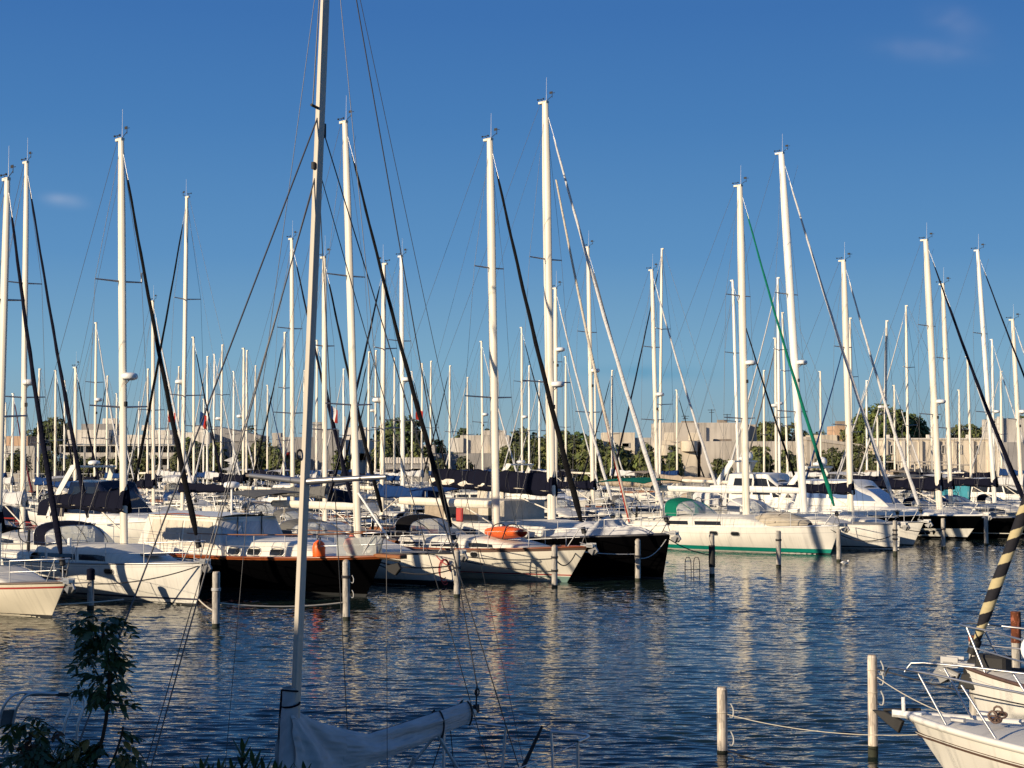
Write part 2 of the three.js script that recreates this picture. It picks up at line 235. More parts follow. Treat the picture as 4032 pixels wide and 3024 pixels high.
// mast with its fittings; local coordinates of the boat
function rigMast(t, o) {
  const { x, y0, top, lx = 0, lz = 0, r = .1, mat = M.mast, spreaders = [], radarY, radarSide = 1, det = 1, jib, jib2, bowX, bowY, sternX, sternY, chainW, h, wireR = .008, gear = true, light } = o;
  const at = y => { const k = (y - y0) / (top - y0); return [x + lx * k, y, lz * k]; };
  const n = 14, tube = grid(n, o.boxy ? 32 : 12, (s, a) => { const y = mix(y0, top, s), c = at(y), k = 1.14 * r * (s > .82 ? mix(1, .72, (s - .82) / .18) : 1), an = a * 2 * Math.PI; const e = o.boxy ? .28 : 1, cs = Math.cos(an), sn = Math.sin(an); return [c[0] + Math.sign(cs) * Math.pow(Math.abs(cs), e) * k * (o.boxy ? 1.5 : 1.3), y, c[2] - Math.sign(sn) * Math.pow(Math.abs(sn), e) * k * (o.boxy ? .95 : .92)]; }, (s, a) => [a * .7, s * (top - y0)]);
  const m = mesh('mast', [tube, bar([at(top)[0], top - .01, lz], [at(top)[0], top + .02, lz], r, r * .9, 10)], mat, t);
  const T = at(top);
  if (gear) {
    mesh('masthead_crane', [cbox(r * 3.4, .09, r * 1.3, T[0] - r * .7, top - .02, T[2], .01)], mat, m);
    if (det > 0) mesh('wind_vane', [bar([T[0], top, T[2]], [T[0] + .42, top + .16, T[2] + .05], .011), bar([T[0] + .42, top + .10, T[2] + .05], [T[0] + .42, top + .3, T[2] + .05], .012), box(.16, .09, .012, T[0] + .36, top + .3, T[2] + .05), bar([T[0] + .34, top + .28, T[2] + .05], [T[0] + .56, top + .27, T[2] + .05], .011), bar([T[0] - .05, top, T[2]], [T[0] - .26, top + .12, T[2] - .02], .011), bar([T[0] - .40, top + .14, T[2] - .02], [T[0] - .14, top + .14, T[2] - .02], .013), ball(.035, T[0] - .42, top + .14, T[2] - .02), ball(.035, T[0] - .12, top + .14, T[2] - .02)], M.dark, m);
    if (det > 0) mesh('antenna', bar([T[0] + .06, top, T[2]], [T[0] + .07, top + .95, T[2]], .008, .004, 5), M.plastic, m);
  }
  const tips = [];
  for (const [sy, sw, sweep = .12, upturn] of spreaders) {
    const c = at(sy);
    for (const s of [1, -1]) { const tip = [c[0] - sweep * sw * 2, sy + .05, c[2] + s * sw]; mesh('spreader', [bar(c, tip, .034, .024, 6), ...(upturn && s < 0 ? [bar(tip, [tip[0], tip[1] + .32, tip[2]], .03)] : [])], M.alu, m); tips.push([sy, s, tip]); }
  }
  const W = (name, a, b, rad = wireR, mm = M.wire) => mesh(name, bar(a, b, rad, rad, 4), mm, t);
  if (chainW) for (const s of [1, -1]) {
    const own = tips.filter(q => q[1] === s).sort((a, b) => a[0] - b[0]), foot = [x - .15, h ? h.sheer(clamp(x / h.L + .5)) : y0, s * chainW], path = [foot, ...own.map(q => q[2]), at(top - .15)], g = [];
    for (let i = 0; i < path.length - 1; i++) g.push(bar(path[i], path[i + 1], wireR, wireR, 4));
    mesh('shroud', g, M.wire, t);
    if (own.length && det > 0) mesh('lower_shroud', bar([foot[0] - .3, foot[1], foot[2] * .98], at(own[0][0] - .1), wireR, wireR, 4), M.wire, t);
  }
  if (sternX !== undefined) W('backstay', [sternX, sternY, 0], [T[0] - r * 2, top - .02, T[2]]);
  const furl = (name, q) => {
    const a = V(q.x ?? bowX, (q.y ?? bowY), 0), yt = q.top ?? top * .965, c = at(yt), b = V(c[0] + r * 1.2, yt, c[2]), N = 26, d = b.clone().sub(a), len = d.length(), side = V(0, 0, 1), up = d.clone().normalize().cross(side).normalize(), rad = q.r ?? .07;
    const g = grid(N, 8, (s, v) => { const ss = mix(q.start ?? .03, q.end ?? .95, s), p = a.clone().addScaledVector(d, ss), k = rad * mix(1.15, .42, Math.pow(s, .8)) * (1 + .10 * Math.sin(s * 37 + v * 6.28) + .06 * Math.sin(s * 91)) * (s < .03 || s > .99 ? .5 : 1), an = v * 2 * Math.PI, bend = -(q.sag ?? .12) * Math.sin(ss * Math.PI); p.addScaledVector(up, Math.cos(an) * k + bend).addScaledVector(side, Math.sin(an) * k); return [p.x, p.y, p.z]; }, (s, v) => [v * .5, s * len]);
    const j = mesh(name, g, q.mat, t);
    mesh('furling_drum', [bar(a.toArray(), a.clone().addScaledVector(d, .22 / len).toArray(), .085, .085, 8), bar(a.clone().addScaledVector(d, -.35 / len).toArray(), a.toArray(), .012)], M.dark, j);
    mesh('forestay', bar(a.clone().addScaledVector(d, .93).toArray(), b.toArray(), .012, .012, 4), M.wirelight, j); return j;
  };
  if (jib) furl('furled_jib', jib); if (jib2) furl('furled_staysail', jib2);
  if (radarY) { const c = at(radarY), rx = c[0] + radarSide * (r * 1.3 + .26); const p = radar(m, rx, radarY, c[2]); mesh('radar_bracket', [bar([c[0] + radarSide * r, radarY - .15, c[2]], [rx, radarY + .02, c[2]], .02), cbox(.34, .03, .2, rx - radarSide * .04, radarY + .01, c[2], .005)], M.alu, m); mesh('steaming_light', cbox(.1, .16, .1, c[0] + radarSide * (r * 1.3 + .05), radarY - .75, c[2], .02), M.dark, m); }
  return { mesh: m, at };
}
function boomGeo(a, b, ry, rz) { const A = V(...a), d = V(...b).sub(A); return grid(8, 10, (s, v) => { const p = A.clone().addScaledVector(d, s), an = v * 6.2832, k = s < .01 || s > .99 ? .85 : 1; return [p.x, p.y + Math.sin(an) * ry * k, p.z + Math.cos(an) * rz * k]; }, (s, v) => [s * 4, v]); }
function rigBoom(t, o) {
  const { x, y, len, mat = M.mast, ry = .11, rz = .075, rise = .12, cover, coverH = .55, endH = .22, lines = 4, vang = true, lazy } = o;
  const a = [x - .18, y, 0], b = [x - .18 - len, y + rise * len * .2, 0];
  const m = mesh('boom', [boomGeo(a, b, ry, rz), bar([x, y, 0], a, .03)], mat, t);
  mesh('boom_end', [bar([b[0] - .03, b[1], 0], [b[0] + .02, b[1], 0], rz, rz, 8)], M.dark, m);
  if (vang) mesh('vang', bar([x - .1, y - .75, 0], [x - len * .3, y - ry, 0], .03, .025), mat, m);
  if (cover) {
    const cg = grid(18, 12, (s, v) => { const xx = mix(x + .16, b[0] + .1, s), by = mix(y, b[1], s), ht = mix(coverH, endH, Math.pow(s, .8)) * (s < .04 ? 1.15 : 1) * (1 + .06 * Math.sin(s * 23) + .04 * Math.sin(s * 51 + 1)), w = mix(.19, .12, s), an = v * 6.2832, sy = Math.sin(an); return [xx, by + (sy > 0 ? sy * ht : sy * ry * 1.15) - .01 + .02 * Math.sin(s * 31 + v * 9), Math.cos(an) * w * (sy > 0 ? mix(1, .55, sy) : 1) * (1 + .12 * Math.sin(s * 43 + v * 12))]; }, (s, v) => [s * 5, v * 1.4]);
    mesh('sail_cover', cg, cover, m);
    mesh('cover_end', ball(.16, x + .02, y + coverH * .52, 0, 1.1, 3.2 * coverH / .55 * .55, 1.05, 10, 8), cover, m);
    for (let i = 1; i <= lines; i++) { const s = i / (lines + 1), xx = mix(x, b[0], s), by = mix(y, b[1], s), ht = mix(coverH, endH, s); mesh('sail_tie', pipe([[xx, by - ry * 1.2, .0], [xx, by, .2], [xx, by + ht * .7, .15], [xx, by + ht * 1.07, 0]], .012, 4, 2), M.ropeD, m); }
  }
  mesh('topping_lift', bar([b[0], b[1], 0], [x - .2, o.top ?? y + 8, 0], .006, .006, 4), M.wire, m);
  mesh('mainsheet', [bar([b[0] + .7, b[1] - ry, 0], [b[0] + .5, y - 1.2, .05], .012), bar([b[0] + .75, b[1] - ry, 0], [b[0] + .62, y - 1.2, -.05], .012)], M.ropeW, m);
  return m;
}
// bow rail, stanchions and guard wires
function guardrails(t, h, o = {}) {
  const { ht = .62, n = 6, r = .013, push = true, u0 = .06, bow = true } = o;
  const P = (u, s, y) => [h.xAt(u, h.sheer(u)) - .03, h.sheer(u) + y, s * Math.max(.0, h.half(u) - .06)];
  if (bow) { const u1 = .86, f = [h.L / 2 + .02, h.fb + ht * 1.02, 0]; mesh('pulpit', [pipe([P(u1, 1, ht), P(.94, 1, ht * 1.02), [f[0] - .12, f[1], .2], f, [f[0] - .12, f[1], -.2], P(.94, -1, ht * 1.02), P(u1, -1, ht)], r * 1.2, 6, 5), ...[1, -1].flatMap(s => [bar(P(u1, s, 0), P(u1, s, ht), r * 1.2), bar(P(.955, s, 0), [f[0] - .2, f[1], s * .22], r * 1.2), pipe([P(u1, s, ht * .5), P(.94, s, ht * .52), [f[0] - .22, h.fb + ht * .52, s * .16]], r, 5, 3)])], M.steel, t); }
  for (const s of [1, -1]) {
    const us = []; for (let i = 0; i <= n; i++) us.push(mix(u0, .86, i / n));
    us.slice(1, -1).forEach(u => mesh('stanchion', bar(P(u, s, -.02), P(u, s, ht), r, r * .85, 6), M.steel, t));
    for (const k of [1, .52]) mesh('guard_wire', us.slice(0, -1).map((u, i) => bar(P(u, s, ht * k - .01), P(us[i + 1], s, ht * k - .01), .006, .006, 4)), M.wirelight, t);
  }
  if (push) for (const s of [1, -1]) mesh('pushpit', [pipe([P(u0, s, ht), [h.xAt(0, h.sheer(0)) + .02, h.sheer(0) + ht, s * h.half(0) * .9], [h.xAt(0, h.sheer(0)) + .02, h.sheer(0) + ht, s * h.half(0) * .35]], r * 1.2, 6, 4), bar(P(u0, s, 0), P(u0, s, ht), r * 1.2), bar([h.xAt(0, h.sheer(0)) + .04, h.sheer(0), s * h.half(0) * .4], [h.xAt(0, h.sheer(0)) + .02, h.sheer(0) + ht, s * h.half(0) * .35], r * 1.2)], M.steel, t);
}
function anchorOn(t, h, s = 1) {
  const x = h.L / 2, y = h.fb; const r = mesh('bow_roller', [cbox(.55, .06, .2, x + .02, y + .03, 0, .01), ...[1, -1].map(k => cbox(.3, .16, .02, x + .18, y + .05, k * .09, .005))], M.steel, t);
  mesh('anchor', [bar([x - .35, y + .12, 0], [x + .36, y - .02, 0], .022), prism([[0, 0], [.34, .10], [.44, -.04], [.30, -.14], [.05, -.10]], .05, .01).translate(x + .06, y - .12, -.025), prism([[0, 0], [.28, .06], [.2, -.12]], .24, .005).rotateX(.0).translate(x + .12, y - .16, -.12)], M.alu, r);
}
function bootStripe(t, h, mat, y0 = .05, y1 = .15) { return mesh('boot_stripe', bandGeo(h, y0, y1), mat, t); }
const HEAD = (deg) => { const a = THREE.MathUtils.degToRad(deg); return [Math.cos(a), Math.sin(a)]; };   // world x and z of the bow direction
function sailboat(o) {
  const { name = 'sailboat', label, group, head = 45, L = 11.5, B = L * .32, hull = M.white, det = 1, mastT, top, dx = 0, category = 'sailboat' } = o;
  const form = hullForm({ B, fb: 1.3, ...o, L }), [hx, hz] = HEAD(head), c = L / 2 - form.rb;
  let bow = o.bow; if (!bow) bow = [o.mast[0] + hx * mastT, o.mast[1] + hz * mastT];
  const t = thing(name, label, category, [bow[0] - hx * c, 0, bow[1] - hz * c], Math.atan2(-hz, hx), group);
  const nu = det > 1 ? 34 : 16, nv = det > 1 ? 10 : 6;
  const hm = mesh('hull', hullGeo(form, nu, nv), hull, t);
  mesh('underbody', bandGeo(form, u => -form.dr(u) + .01, o.antiY ?? .05, .008, 0, 1, nu), o.anti || M.antidark, hm);
  if (o.stripe) mesh('boot_stripe', bandGeo(form, o.stripeY?.[0] ?? .05, o.stripeY?.[1] ?? .14, .010, 0, 1, nu), o.stripe, hm);
  if (o.sheerStripe) mesh('sheer_stripe', bandGeo(form, u => form.sheer(u) - (o.ssY?.[0] ?? .2), u => form.sheer(u) - (o.ssY?.[1] ?? .16), .008, 0, 1, nu), o.sheerStripe, hm);
  mesh('deck', deckGeo(form), o.deck || M.deck, t);
  mesh('toe_rail', railGeo(form, o.railR ?? .03, .0), o.rail || M.alu, hm);
  const xm = L / 2 - form.rb - mastT;
  const cab = cabin(t, form, { x0: -L * .14, x1: xm + L * .17, hh: .40, wins: [[-L * .1, xm - L * .12], [xm - L * .10, xm + L * .02]], ...(o.cab || {}) });
  const yd = cab.base(xm) + cab.top(xm);
  // cockpit coamings, wheel
  for (const s of [1, -1]) mesh('cockpit_coaming', grid(8, 4, (u, v) => { const x = mix(-L * .46, -L * .13, u), a = v * Math.PI, uu = clamp(x / L + .5); return [x, form.sheer(uu) + .24 * Math.sin(a) * mix(.6, 1, u), s * (form.half(uu) * .66 + .16 * Math.cos(a))]; }), o.deck || M.deck, t);
  if (det > 0) mesh('wheel', [new THREE.TorusGeometry(.38, .018, 5, 18).rotateY(Math.PI / 2).translate(-L * .36, form.sheer(.14) + .75, 0), bar([-L * .36, form.sheer(.14), 0], [-L * .36 + .05, form.sheer(.14) + .8, 0], .07, .05)], M.dark, t);
  const mast = rigMast(t, { x: xm, y0: yd - .05, top, lx: dx * hx, lz: -dx * hz, det, h: form, chainW: form.half(clamp(xm / L + .5)) * .93, bowX: L / 2 - .15, bowY: form.fb + .45, sternX: -L / 2 + .1, sternY: form.sheer(0), ...(o.rig || {}), jib: o.jib && { ...o.jib } });
  if (o.boom) rigBoom(t, { x: xm, y: yd + 1.15, len: L * .38, top: top * .97, lines: det > 1 ? 5 : 3, ...o.boom });
  if (o.hood) sprayhood(t, -L * .16, cab.deckTop(-L * .13) - .06, cab.wAt(-L * .13) * 1.0, o.hood.len ?? 1.25, o.hood.ht ?? .62, o.hood.mat, o.hood.clear);
  if (o.bimini) bimini(t, -L * .45, -L * .22, form.sheer(.1) + (o.bimini.y ?? 1.75), form.half(.15) * .86, o.bimini.mat, form.sheer(.1));
  guardrails(t, form, { n: det > 1 ? 7 : 4, r: det > 1 ? .014 : .016 });
  if (det > 0) anchorOn(t, form);
  for (const p of (o.ports || [])) for (const s of [1, -1]) portLight(hm, form, p[0], p[1], p[2] ?? .36, p[3] ?? .13, s);
  if (o.fenders) for (const [u, mat] of o.fenders) { const y = form.sheer(u), z = form.half(u) + .13; const f = mesh('fender', lathe([[0, -.36], [.09, -.3], [.11, -.2], [.11, .2], [.09, .3], [0, .36]], 10, form.xAt(u, y), y - .55, z), mat, t); mesh('lanyard', bar([form.xAt(u, y), y - .2, z], [form.xAt(u, y), y + .1, z - .14], .012), M.ropeW, f); }
  return { t, form, xm, yd, cab, mast, hm };
}
// motor cruiser: flared hull, swept superstructure with glass, arch
function motorboat(o) {
  const { name = 'motor_yacht', label, group, head = 45, L = 11, B = 3.8, hull = M.white, bow } = o;
  const h = hullForm({ fb: 1.5, fm: 1.25, fs: 1.1, rb: 1.0, rs: -.1, tw: .9, um: .35, full: .3, flare: .35, pointy: 2.4, ...o, L, B }), [hx, hz] = HEAD(head), c = L / 2 - h.rb;
  const t = thing(name, label, 'motorboat', o.centre ? [o.centre[0], 0, o.centre[1]] : [bow[0] - hx * c, 0, bow[1] - hz * c], Math.atan2(-hz, hx), group);
  const hm = mesh('hull', hullGeo(h, 26, 8), hull, t);
  mesh('underbody', bandGeo(h, u => -h.dr(u) + .01, .06, .008), M.antidark, hm);
  if (o.lower) mesh('lower_topside', bandGeo(h, .16, u => mix(.42, .62, u), .01), o.lower, hm);
  mesh('rub_rail', railGeo(h, .045, -.02), o.rub || M.plastic, hm);
  mesh('deck', deckGeo(h, 20, .01), M.deck, t);
  const cab = cabin(t, h, { x0: -L * .30, x1: L * .36, hh: .62, wf: .8, front: .75, mat: o.cabMat || M.white, name: 'foredeck_cabin' });
  // wheelhouse: lofted glass body under a hard top
  const x0 = -L * .34, x1 = L * .10, w = h.half(.35) * .72, yb = h.sheer(.4) + .45, ht = o.houseH ?? 1.15;
  const pt = (s, v, k, out = 0) => { const x = mix(x0, x1, s), rake = v * (s > .5 ? -1 : .35) * ht * (s > .5 ? 1.25 * (s - .5) * 2 : .5 * (1 - s * 2)); return [x + rake, yb + v * ht * (1 - .25 * smooth(.75, 1, s) * v), k * (w * mix(1, .8, v) * (1 - .45 * Math.pow(clamp((s - .55) / .45), 2)) + out)]; };
  const house = mesh('wheelhouse', [...[1, -1].map(k => grid(16, 6, (s, v) => pt(s, v, k))), grid(4, 6, (s, v) => { const p = pt(1, v, 1); return [p[0], p[1], mix(-1, 1, s) * p[2]]; }), grid(16, 6, (s, v) => { const p = pt(s, 1, 1); return [p[0], p[1] + .1 * (1 - (2 * v - 1) ** 2), mix(-1, 1, v) * p[2]]; })], o.houseMat || M.white, t);
  const gm = o.glass || M.window;
  for (const k of [1, -1]) { for (const [a, b] of [[.10, .36], [.39, .66]]) mesh('side_window', grid(8, 3, (s, v) => pt(mix(a, b, s), mix(.30, .86, v), k, .012)), gm, house); mesh('quarter_light', grid(6, 3, (s, v) => pt(mix(.69, .93, s), mix(.22, mix(.84, .45, s), v), k, .012)), gm, house); }
  mesh('windscreen', grid(8, 4, (s, v) => { const p = pt(1, mix(.15, .9, v), 1); return [p[0] + .02, p[1], mix(-.92, .92, s) * p[2]]; }), gm, house);
  if (o.arch) { const xa = x0 + .5, yt = yb + ht; const a = mesh('radar_arch', [1, -1].map(k => grid(10, 6, (s, v) => { const an = v * 6.2832, q = [xa - 1.5 * (1 - s) * 1.1, mix(yb - .3, yt + .75, Math.pow(s, .8)), k * w * mix(1.1, .8, s)]; return [q[0] + Math.cos(an) * .22, q[1] + Math.sin(an) * .10, q[2] + Math.sin(an) * .06]; })).concat([cbox(.5, .1, w * 1.7, xa, yt + .76, 0, .03)]), M.white, t); radar(a, xa + .1, yt + .82, 0, .3); mesh('antenna', bar([xa, yt + .8, .5], [xa - .1, yt + 2.2, .5], .012, .006), M.plastic, a); if (o.satdome) mesh('satellite_dome', ball(.3, xa - .05, yt + 1.05, -.6), M.plastic, a); }
  if (o.canopy) mesh('cockpit_canopy', grid(8, 10, (s, v) => { const a = v * Math.PI; return [mix(x0 - 2.2, x0 + .4, s), h.sheer(.1) + .35 + 1.35 * mix(.7, 1, s) * Math.pow(Math.sin(a), .4), w * 1.12 * Math.cos(a)]; }), o.canopy, t);
  guardrails(t, h, { n: 5, push: false, u0: .4 });
  if (o.cushion) mesh('sun_pad_cover', grid(6, 6, (s, v) => [mix(L * .12, L * .3, s), cab.deckTop(mix(L * .12, L * .3, s)) + .06 * Math.sin(v * Math.PI), mix(-.8, .8, v)]), o.cushion, t);
  anchorOn(t, h);
  return { t, h, hm, cab };
}
const stdSp = (top, n, w = .95) => n === 1 ? [[top * .52, w]] : [[top * .42, w, .12], [top * .70, w * .78, .12]];

// ---- the front row, bows to the channel
{ // cream hull at the picture's edge: dark red sheer line, navy furled jib
  const b = sailboat({ label: 'cream sailboat with dark red sheer line and navy furled jib beside the navy-capped pile', name: 'sailboat', bow: [-12.71, -45.89], L: 11, B: 3.6, fb: 1.02, fm: .84, fs: .9, rb: .75, hull: M.cream, deck: M.nonskid, mastT: 3.1, top: 12.56, dx: .16, det: 2, sheerStripe: M.redline, ssY: [.16, .11], antiY: .08,
    rig: { r: .095, spreaders: [[5.6, .95], [9.0, .75]] }, jib: { mat: M.cNavy, r: .085 }, boom: { cover: M.cNavy }, cab: { wins: [[-1.2, .6], [.9, 2.0]] }, rail: M.brownline });
  mesh('sun_awning', grid(8, 6, (s, v) => [mix(-4.4, 1.2, s), 2.15 + .12 * Math.sin(s * 9) + .22 * (1 - (2 * v - 1) ** 2), mix(-1.5, 1.5, v)]), M.cNavy, b.t);
}
{ // white sloop
  const b = sailboat({ label: 'white sloop with black furled jib, navy boom cover and oval portholes beside the black hull', bow: [-9.40, -49.67], L: 12, B: 3.95, fb: 1.28, fm: 1.12, fs: 1.15, rb: .22, tw: .8, hull: M.white, mastT: 4.06, top: 14.58, dx: -.22, det: 2, stripe: M.bootnavy, stripeY: [.16, .21], antiY: .06,
    rig: { r: .105, spreaders: [[6.0, 1.05, .12], [10.0, .85, .12, true]], radarY: 6.85 }, jib: { mat: M.cBlack, r: .085 }, boom: { cover: M.cNavy, coverH: .66, endH: .26, len: 4.4, ry: .13 }, ports: [[.60, .92, .34, .14], [.76, .95, .34, .14]], cab: { hh: .5, wf: .66, wins: [[-2.2, -.9], [-.8, .8], [1.0, 2.3]] }, hood: { mat: M.cNavy, ht: .75, len: 1.5 }, sheerStripe: M.greylight, ssY: [.10, .085] });
  mesh('foredeck_hatch', cbox(.6, .07, .6, 3.4, 1.42, 0, .02), M.grey, b.t);
  mesh('fender_cover', [cbox(.12, .5, .12, .3, 1.6, 1.1, .03)], M.plastic, b.t);
}
{ // black motor sailer: pilothouse, varnished rail, portholes, buoys
  const L = 14, h = hullForm({ L, B: 4.2, fb: 1.32, fm: 1.12, fs: 1.2, rb: .85, tw: .7 }), [hx, hz] = HEAD(45), c = L / 2 - h.rb;
  const t = thing('motor_sailer', 'black hulled motor sailer with cream pilothouse, varnished rail and orange buoys', 'boat', [-4.62 - hx * c, 0, -52.56 - hz * c], Math.atan2(-hz, hx));
  const hm = mesh('hull', hullGeo(h, 34, 10), M.black, t); mesh('cap_rail', railGeo(h, .045, .0), M.varnish, hm); mesh('rub_strake', bandGeo(h, u => h.sheer(u) - .075, u => h.sheer(u) - .04, .015), M.varnish, hm); mesh('waterline_stripe', bandGeo(h, -.02, .1, .01), M.antidark, hm);
  mesh('deck', deckGeo(h, 24, .06), M.teak, t);
  const low = cabin(t, h, { x0: -2.2, x1: 5.0, hh: .55, wf: .64, mat: M.ivory, front: .25 });
  for (const x of [-.6, .5, 1.5, 2.6]) for (const s of [1, -1]) { const p = mesh('porthole', grid(6, 3, (a, v) => low.pt(x + .62 * a, mix(.05, .16, v), s, .012)), M.window, low.mesh); mesh('rim', [pipe([low.pt(x, .05, s, .014), low.pt(x + .62, .05, s, .014), low.pt(x + .62, .16, s, .014), low.pt(x, .16, s, .014), low.pt(x, .05, s, .014)], .018, 5, 3)], M.steel, p); }
  // pilothouse
  const px0 = -4.9, px1 = .4, pw = 1.45, py = h.sheer(.35) - .02, ph = 1.28;
  const P = (s, v, k, out = 0) => { const x = mix(px0, px1, s) + (s > .5 ? -.62 * v : .5 * v) * (Math.abs(s - .5) * 2); return [x, py + v * ph, k * (pw * mix(1, .84, v) + out)]; };
  const house = mesh('pilothouse', [...[1, -1].map(k => grid(10, 4, (s, v) => P(s, v, k))), grid(6, 4, (s, v) => { const p = P(1, v, 1); return [p[0] + .18 * v * (1 - (2 * s - 1) ** 2), p[1], mix(-1, 1, s) * p[2]]; }), grid(6, 4, (s, v) => { const p = P(0, v, 1); return [p[0], p[1], mix(-1, 1, s) * p[2]]; })], M.ivory, t);
  mesh('roof', [grid(10, 8, (s, v) => { const p = P(mix(-.03, 1.05, s), 1, 1); return [p[0], p[1] + .02 + .09 * (1 - (2 * v - 1) ** 2), mix(-1.06, 1.06, v) * p[2]]; }), grid(10, 8, (s, v) => { const p = P(mix(-.03, 1.05, s), 1, 1); return [p[0], p[1] - .05, mix(-1.06, 1.06, v) * p[2]]; })], M.ivory, house);
  for (const k of [1, -1]) for (const [a, b] of [[.10, .52], [.55, .72], [.74, .93]]) mesh('window_cover', grid(6, 4, (s, v) => P(mix(a, b, s), mix(.22, .88, v), k, .025)), M.cCream, house);
  for (const [a, b] of [[-.92, -.34], [-.30, .30], [.34, .92]]) mesh('window_cover', grid(4, 4, (s, v) => { const q = mix(a, b, s), p = P(1, mix(.18, .88, v), 1); return [p[0] + .03 + .18 * mix(.18, .88, v) * (1 - q * q), p[1], q * p[2]]; }), M.cWhite, house);
  for (const z of [-.5, .5]) mesh('wiper', bar([P(1, 1, 1)[0] + .2, py + ph, z], [P(1, .5, 1)[0] + .2, py + ph * .5, z + .25], .02), M.dark, house);
  const mp = mesh('radar_post', bar([-1.1, py + ph, 0], [-1.1, py + ph + 1.0, 0], .04), M.plastic, house); radar(mp, -1.1, py + ph + .95, 0, .28);
  mesh('handrail', pipe([P(.1, 1, 1), P(.5, 1.06, 1), P(.9, 1, 1)], .02, 5, 6), M.varnish, house);
  guardrails(t, h, { ht: .72, n: 9, r: .016 }); mesh('top_rail', railGeo(h, .018, .74, 22, .45), M.teak, t);
  const sp = mesh('bowsprit', [cbox(1.3, .12, .34, L / 2 + .3, h.fb + .02, 0, .03)], M.teak, t); mesh('anchor', [bar([L / 2 - .1, h.fb - .05, .05], [L / 2 + .85, h.fb - .12, .05], .035), prism([[0, 0], [.5, .1], [.62, -.05], [.4, -.26], [.06, -.16]], .08, .015).translate(L / 2 + .25, h.fb - .28, .0)], M.dark, sp);
  mesh('windlass', [cbox(.5, .32, .4, 5.6, h.fb + .12, 0, .06)], M.greylight, t);
  mesh('pulpit_netting', [1, -1].map(s => grid(4, 3, (a, v) => { const u = mix(.9, .985, a); return [h.xAt(u, h.sheer(u)), h.sheer(u) + .62 * v, s * (h.half(u) - .04)]; })), M.vinyl, t);
}
{ const f = (label, x, y, z, mat, shape) => { const t = thing('fender', label, 'buoy', [x, y, z]); if (shape === 'long') mesh('body', lathe([[0, -.34], [.13, -.31], [.20, -.2], [.21, .1], [.17, .24], [.07, .32], [0, .34]], 14), mat, t); else mesh('body', lathe([[0, -.28], [.14, -.25], [.25, -.12], [.28, .02], [.22, .18], [.10, .27], [.06, .34], [0, .34]], 16), mat, t); mesh('eye', new THREE.TorusGeometry(.05, .018, 5, 10).translate(0, .38, 0), M.ropeD, t); mesh('strap', bar([0, .4, 0], [0, .85, -.06], .014), M.ropeD, t); };
  f('bright orange horseshoe buoy hanging on the rail of the black motor sailer', -6.14, 1.45, -52.84, M.orange, 'long');
  f('round faded pink buoy on the foredeck of the black motor sailer', -5.08, 1.62, -52.72, M.pinkbuoy, 'round'); }
{ // white yacht with red line coil at the bow
  const b = sailboat({ label: 'white yacht with grey spray hood and red mooring line at its bow', bow: [-2.0, -56.59], L: 13, B: 4.1, fb: 1.16, fm: 1.02, fs: 1.1, rb: .22, tw: .8, hull: M.ivory, deck: M.nonskid, mastT: 5.07, top: 16.69, dx: -.53, det: 2, stripe: M.bootblack, stripeY: [.04, .20], antiY: .04,
    rig: { r: .11, spreaders: [[6.3, 1.1], [11.0, .9]] }, jib: { mat: M.cBlack, r: .09 }, boom: { mat: M.mast, len: 4.9, ry: .15, rz: .1, rise: .02 }, rail: M.bootblack, railR: .035, cab: { hh: .44, wins: [[-1.4, .6], [.8, 2.6]] }, hood: { mat: M.cGrey, ht: .7, len: 1.7 }, bimini: { mat: M.cGrey, y: 1.85 } });
  mesh('whisker_pole', bar([b.xm + .15, 3.1, .1], [b.xm + 2.3, 1.55, .5], .045), M.mastwhite, b.t);
}
{ // cream yacht, orange dinghy roll on deck
  const b = sailboat({ label: 'ivory yacht with brown rub rail, thin red waterline and raked bow by the black yacht', bow: [1.94, -58.63], L: 13.5, B: 4.2, fb: 1.3, fm: 1.05, fs: 1.1, rb: .98, tw: .68, hull: M.ivory, deck: M.teak, mastT: 3.57, top: 16.23, dx: -.24, det: 2, stripe: M.redline, stripeY: [.24, .28], anti: M.antigreen, antiY: .20, sheerStripe: M.brownline, ssY: [.12, .03], rail: M.varnish,
    rig: { r: .12, spreaders: [[6.6, 1.2, .12], [11.4, .75, .1]] }, jib: { mat: M.cBlack, r: .10 }, boom: { mat: M.mast, len: 5.2, ry: .16, rz: .11, rise: .05 }, ports: [[.71, .92, .30, .17]], cab: { hh: .42, wins: [[-1.6, -.4], [0, 1.4], [1.9, 3.0]] }, hood: { mat: M.cBlack, ht: .8, len: 1.8 } });
  const y = b.form.sheer(.8) + .12; 
  const tt = thing('inflatable_dinghy', 'orange inflatable dinghy lashed on the foredeck of the ivory yacht', 'dinghy', [b.t.position.x, 0, b.t.position.z], b.t.rotation.y);
  const X0 = b.xm + .1; mesh('tube', [grid(16, 10, (s, v) => { const a = v * 6.2832, r = .20 * (.6 + .4 * Math.sin(Math.PI * clamp(s * 1.02))), c = mix(X0, X0 + 1.7, s); return [c, y + .40 + r * 1.15 * Math.sin(a), .45 + r * 2.2 * Math.cos(a)]; })], M.orange, tt); mesh('strap', [.3, .7].map(s => pipe([[mix(X0, X0 + 1.7, s), y + .2, -.05], [mix(X0, X0 + 1.7, s), y + .65, .2], [mix(X0, X0 + 1.7, s), y + .65, .7], [mix(X0, X0 + 1.7, s), y + .2, .95]], .02, 5, 4)), M.dark, tt);
  mesh('horseshoe_cover', cbox(.34, .5, .14, b.xm - 1.0, y + 1.0, .9, .05), M.red, b.t);
}
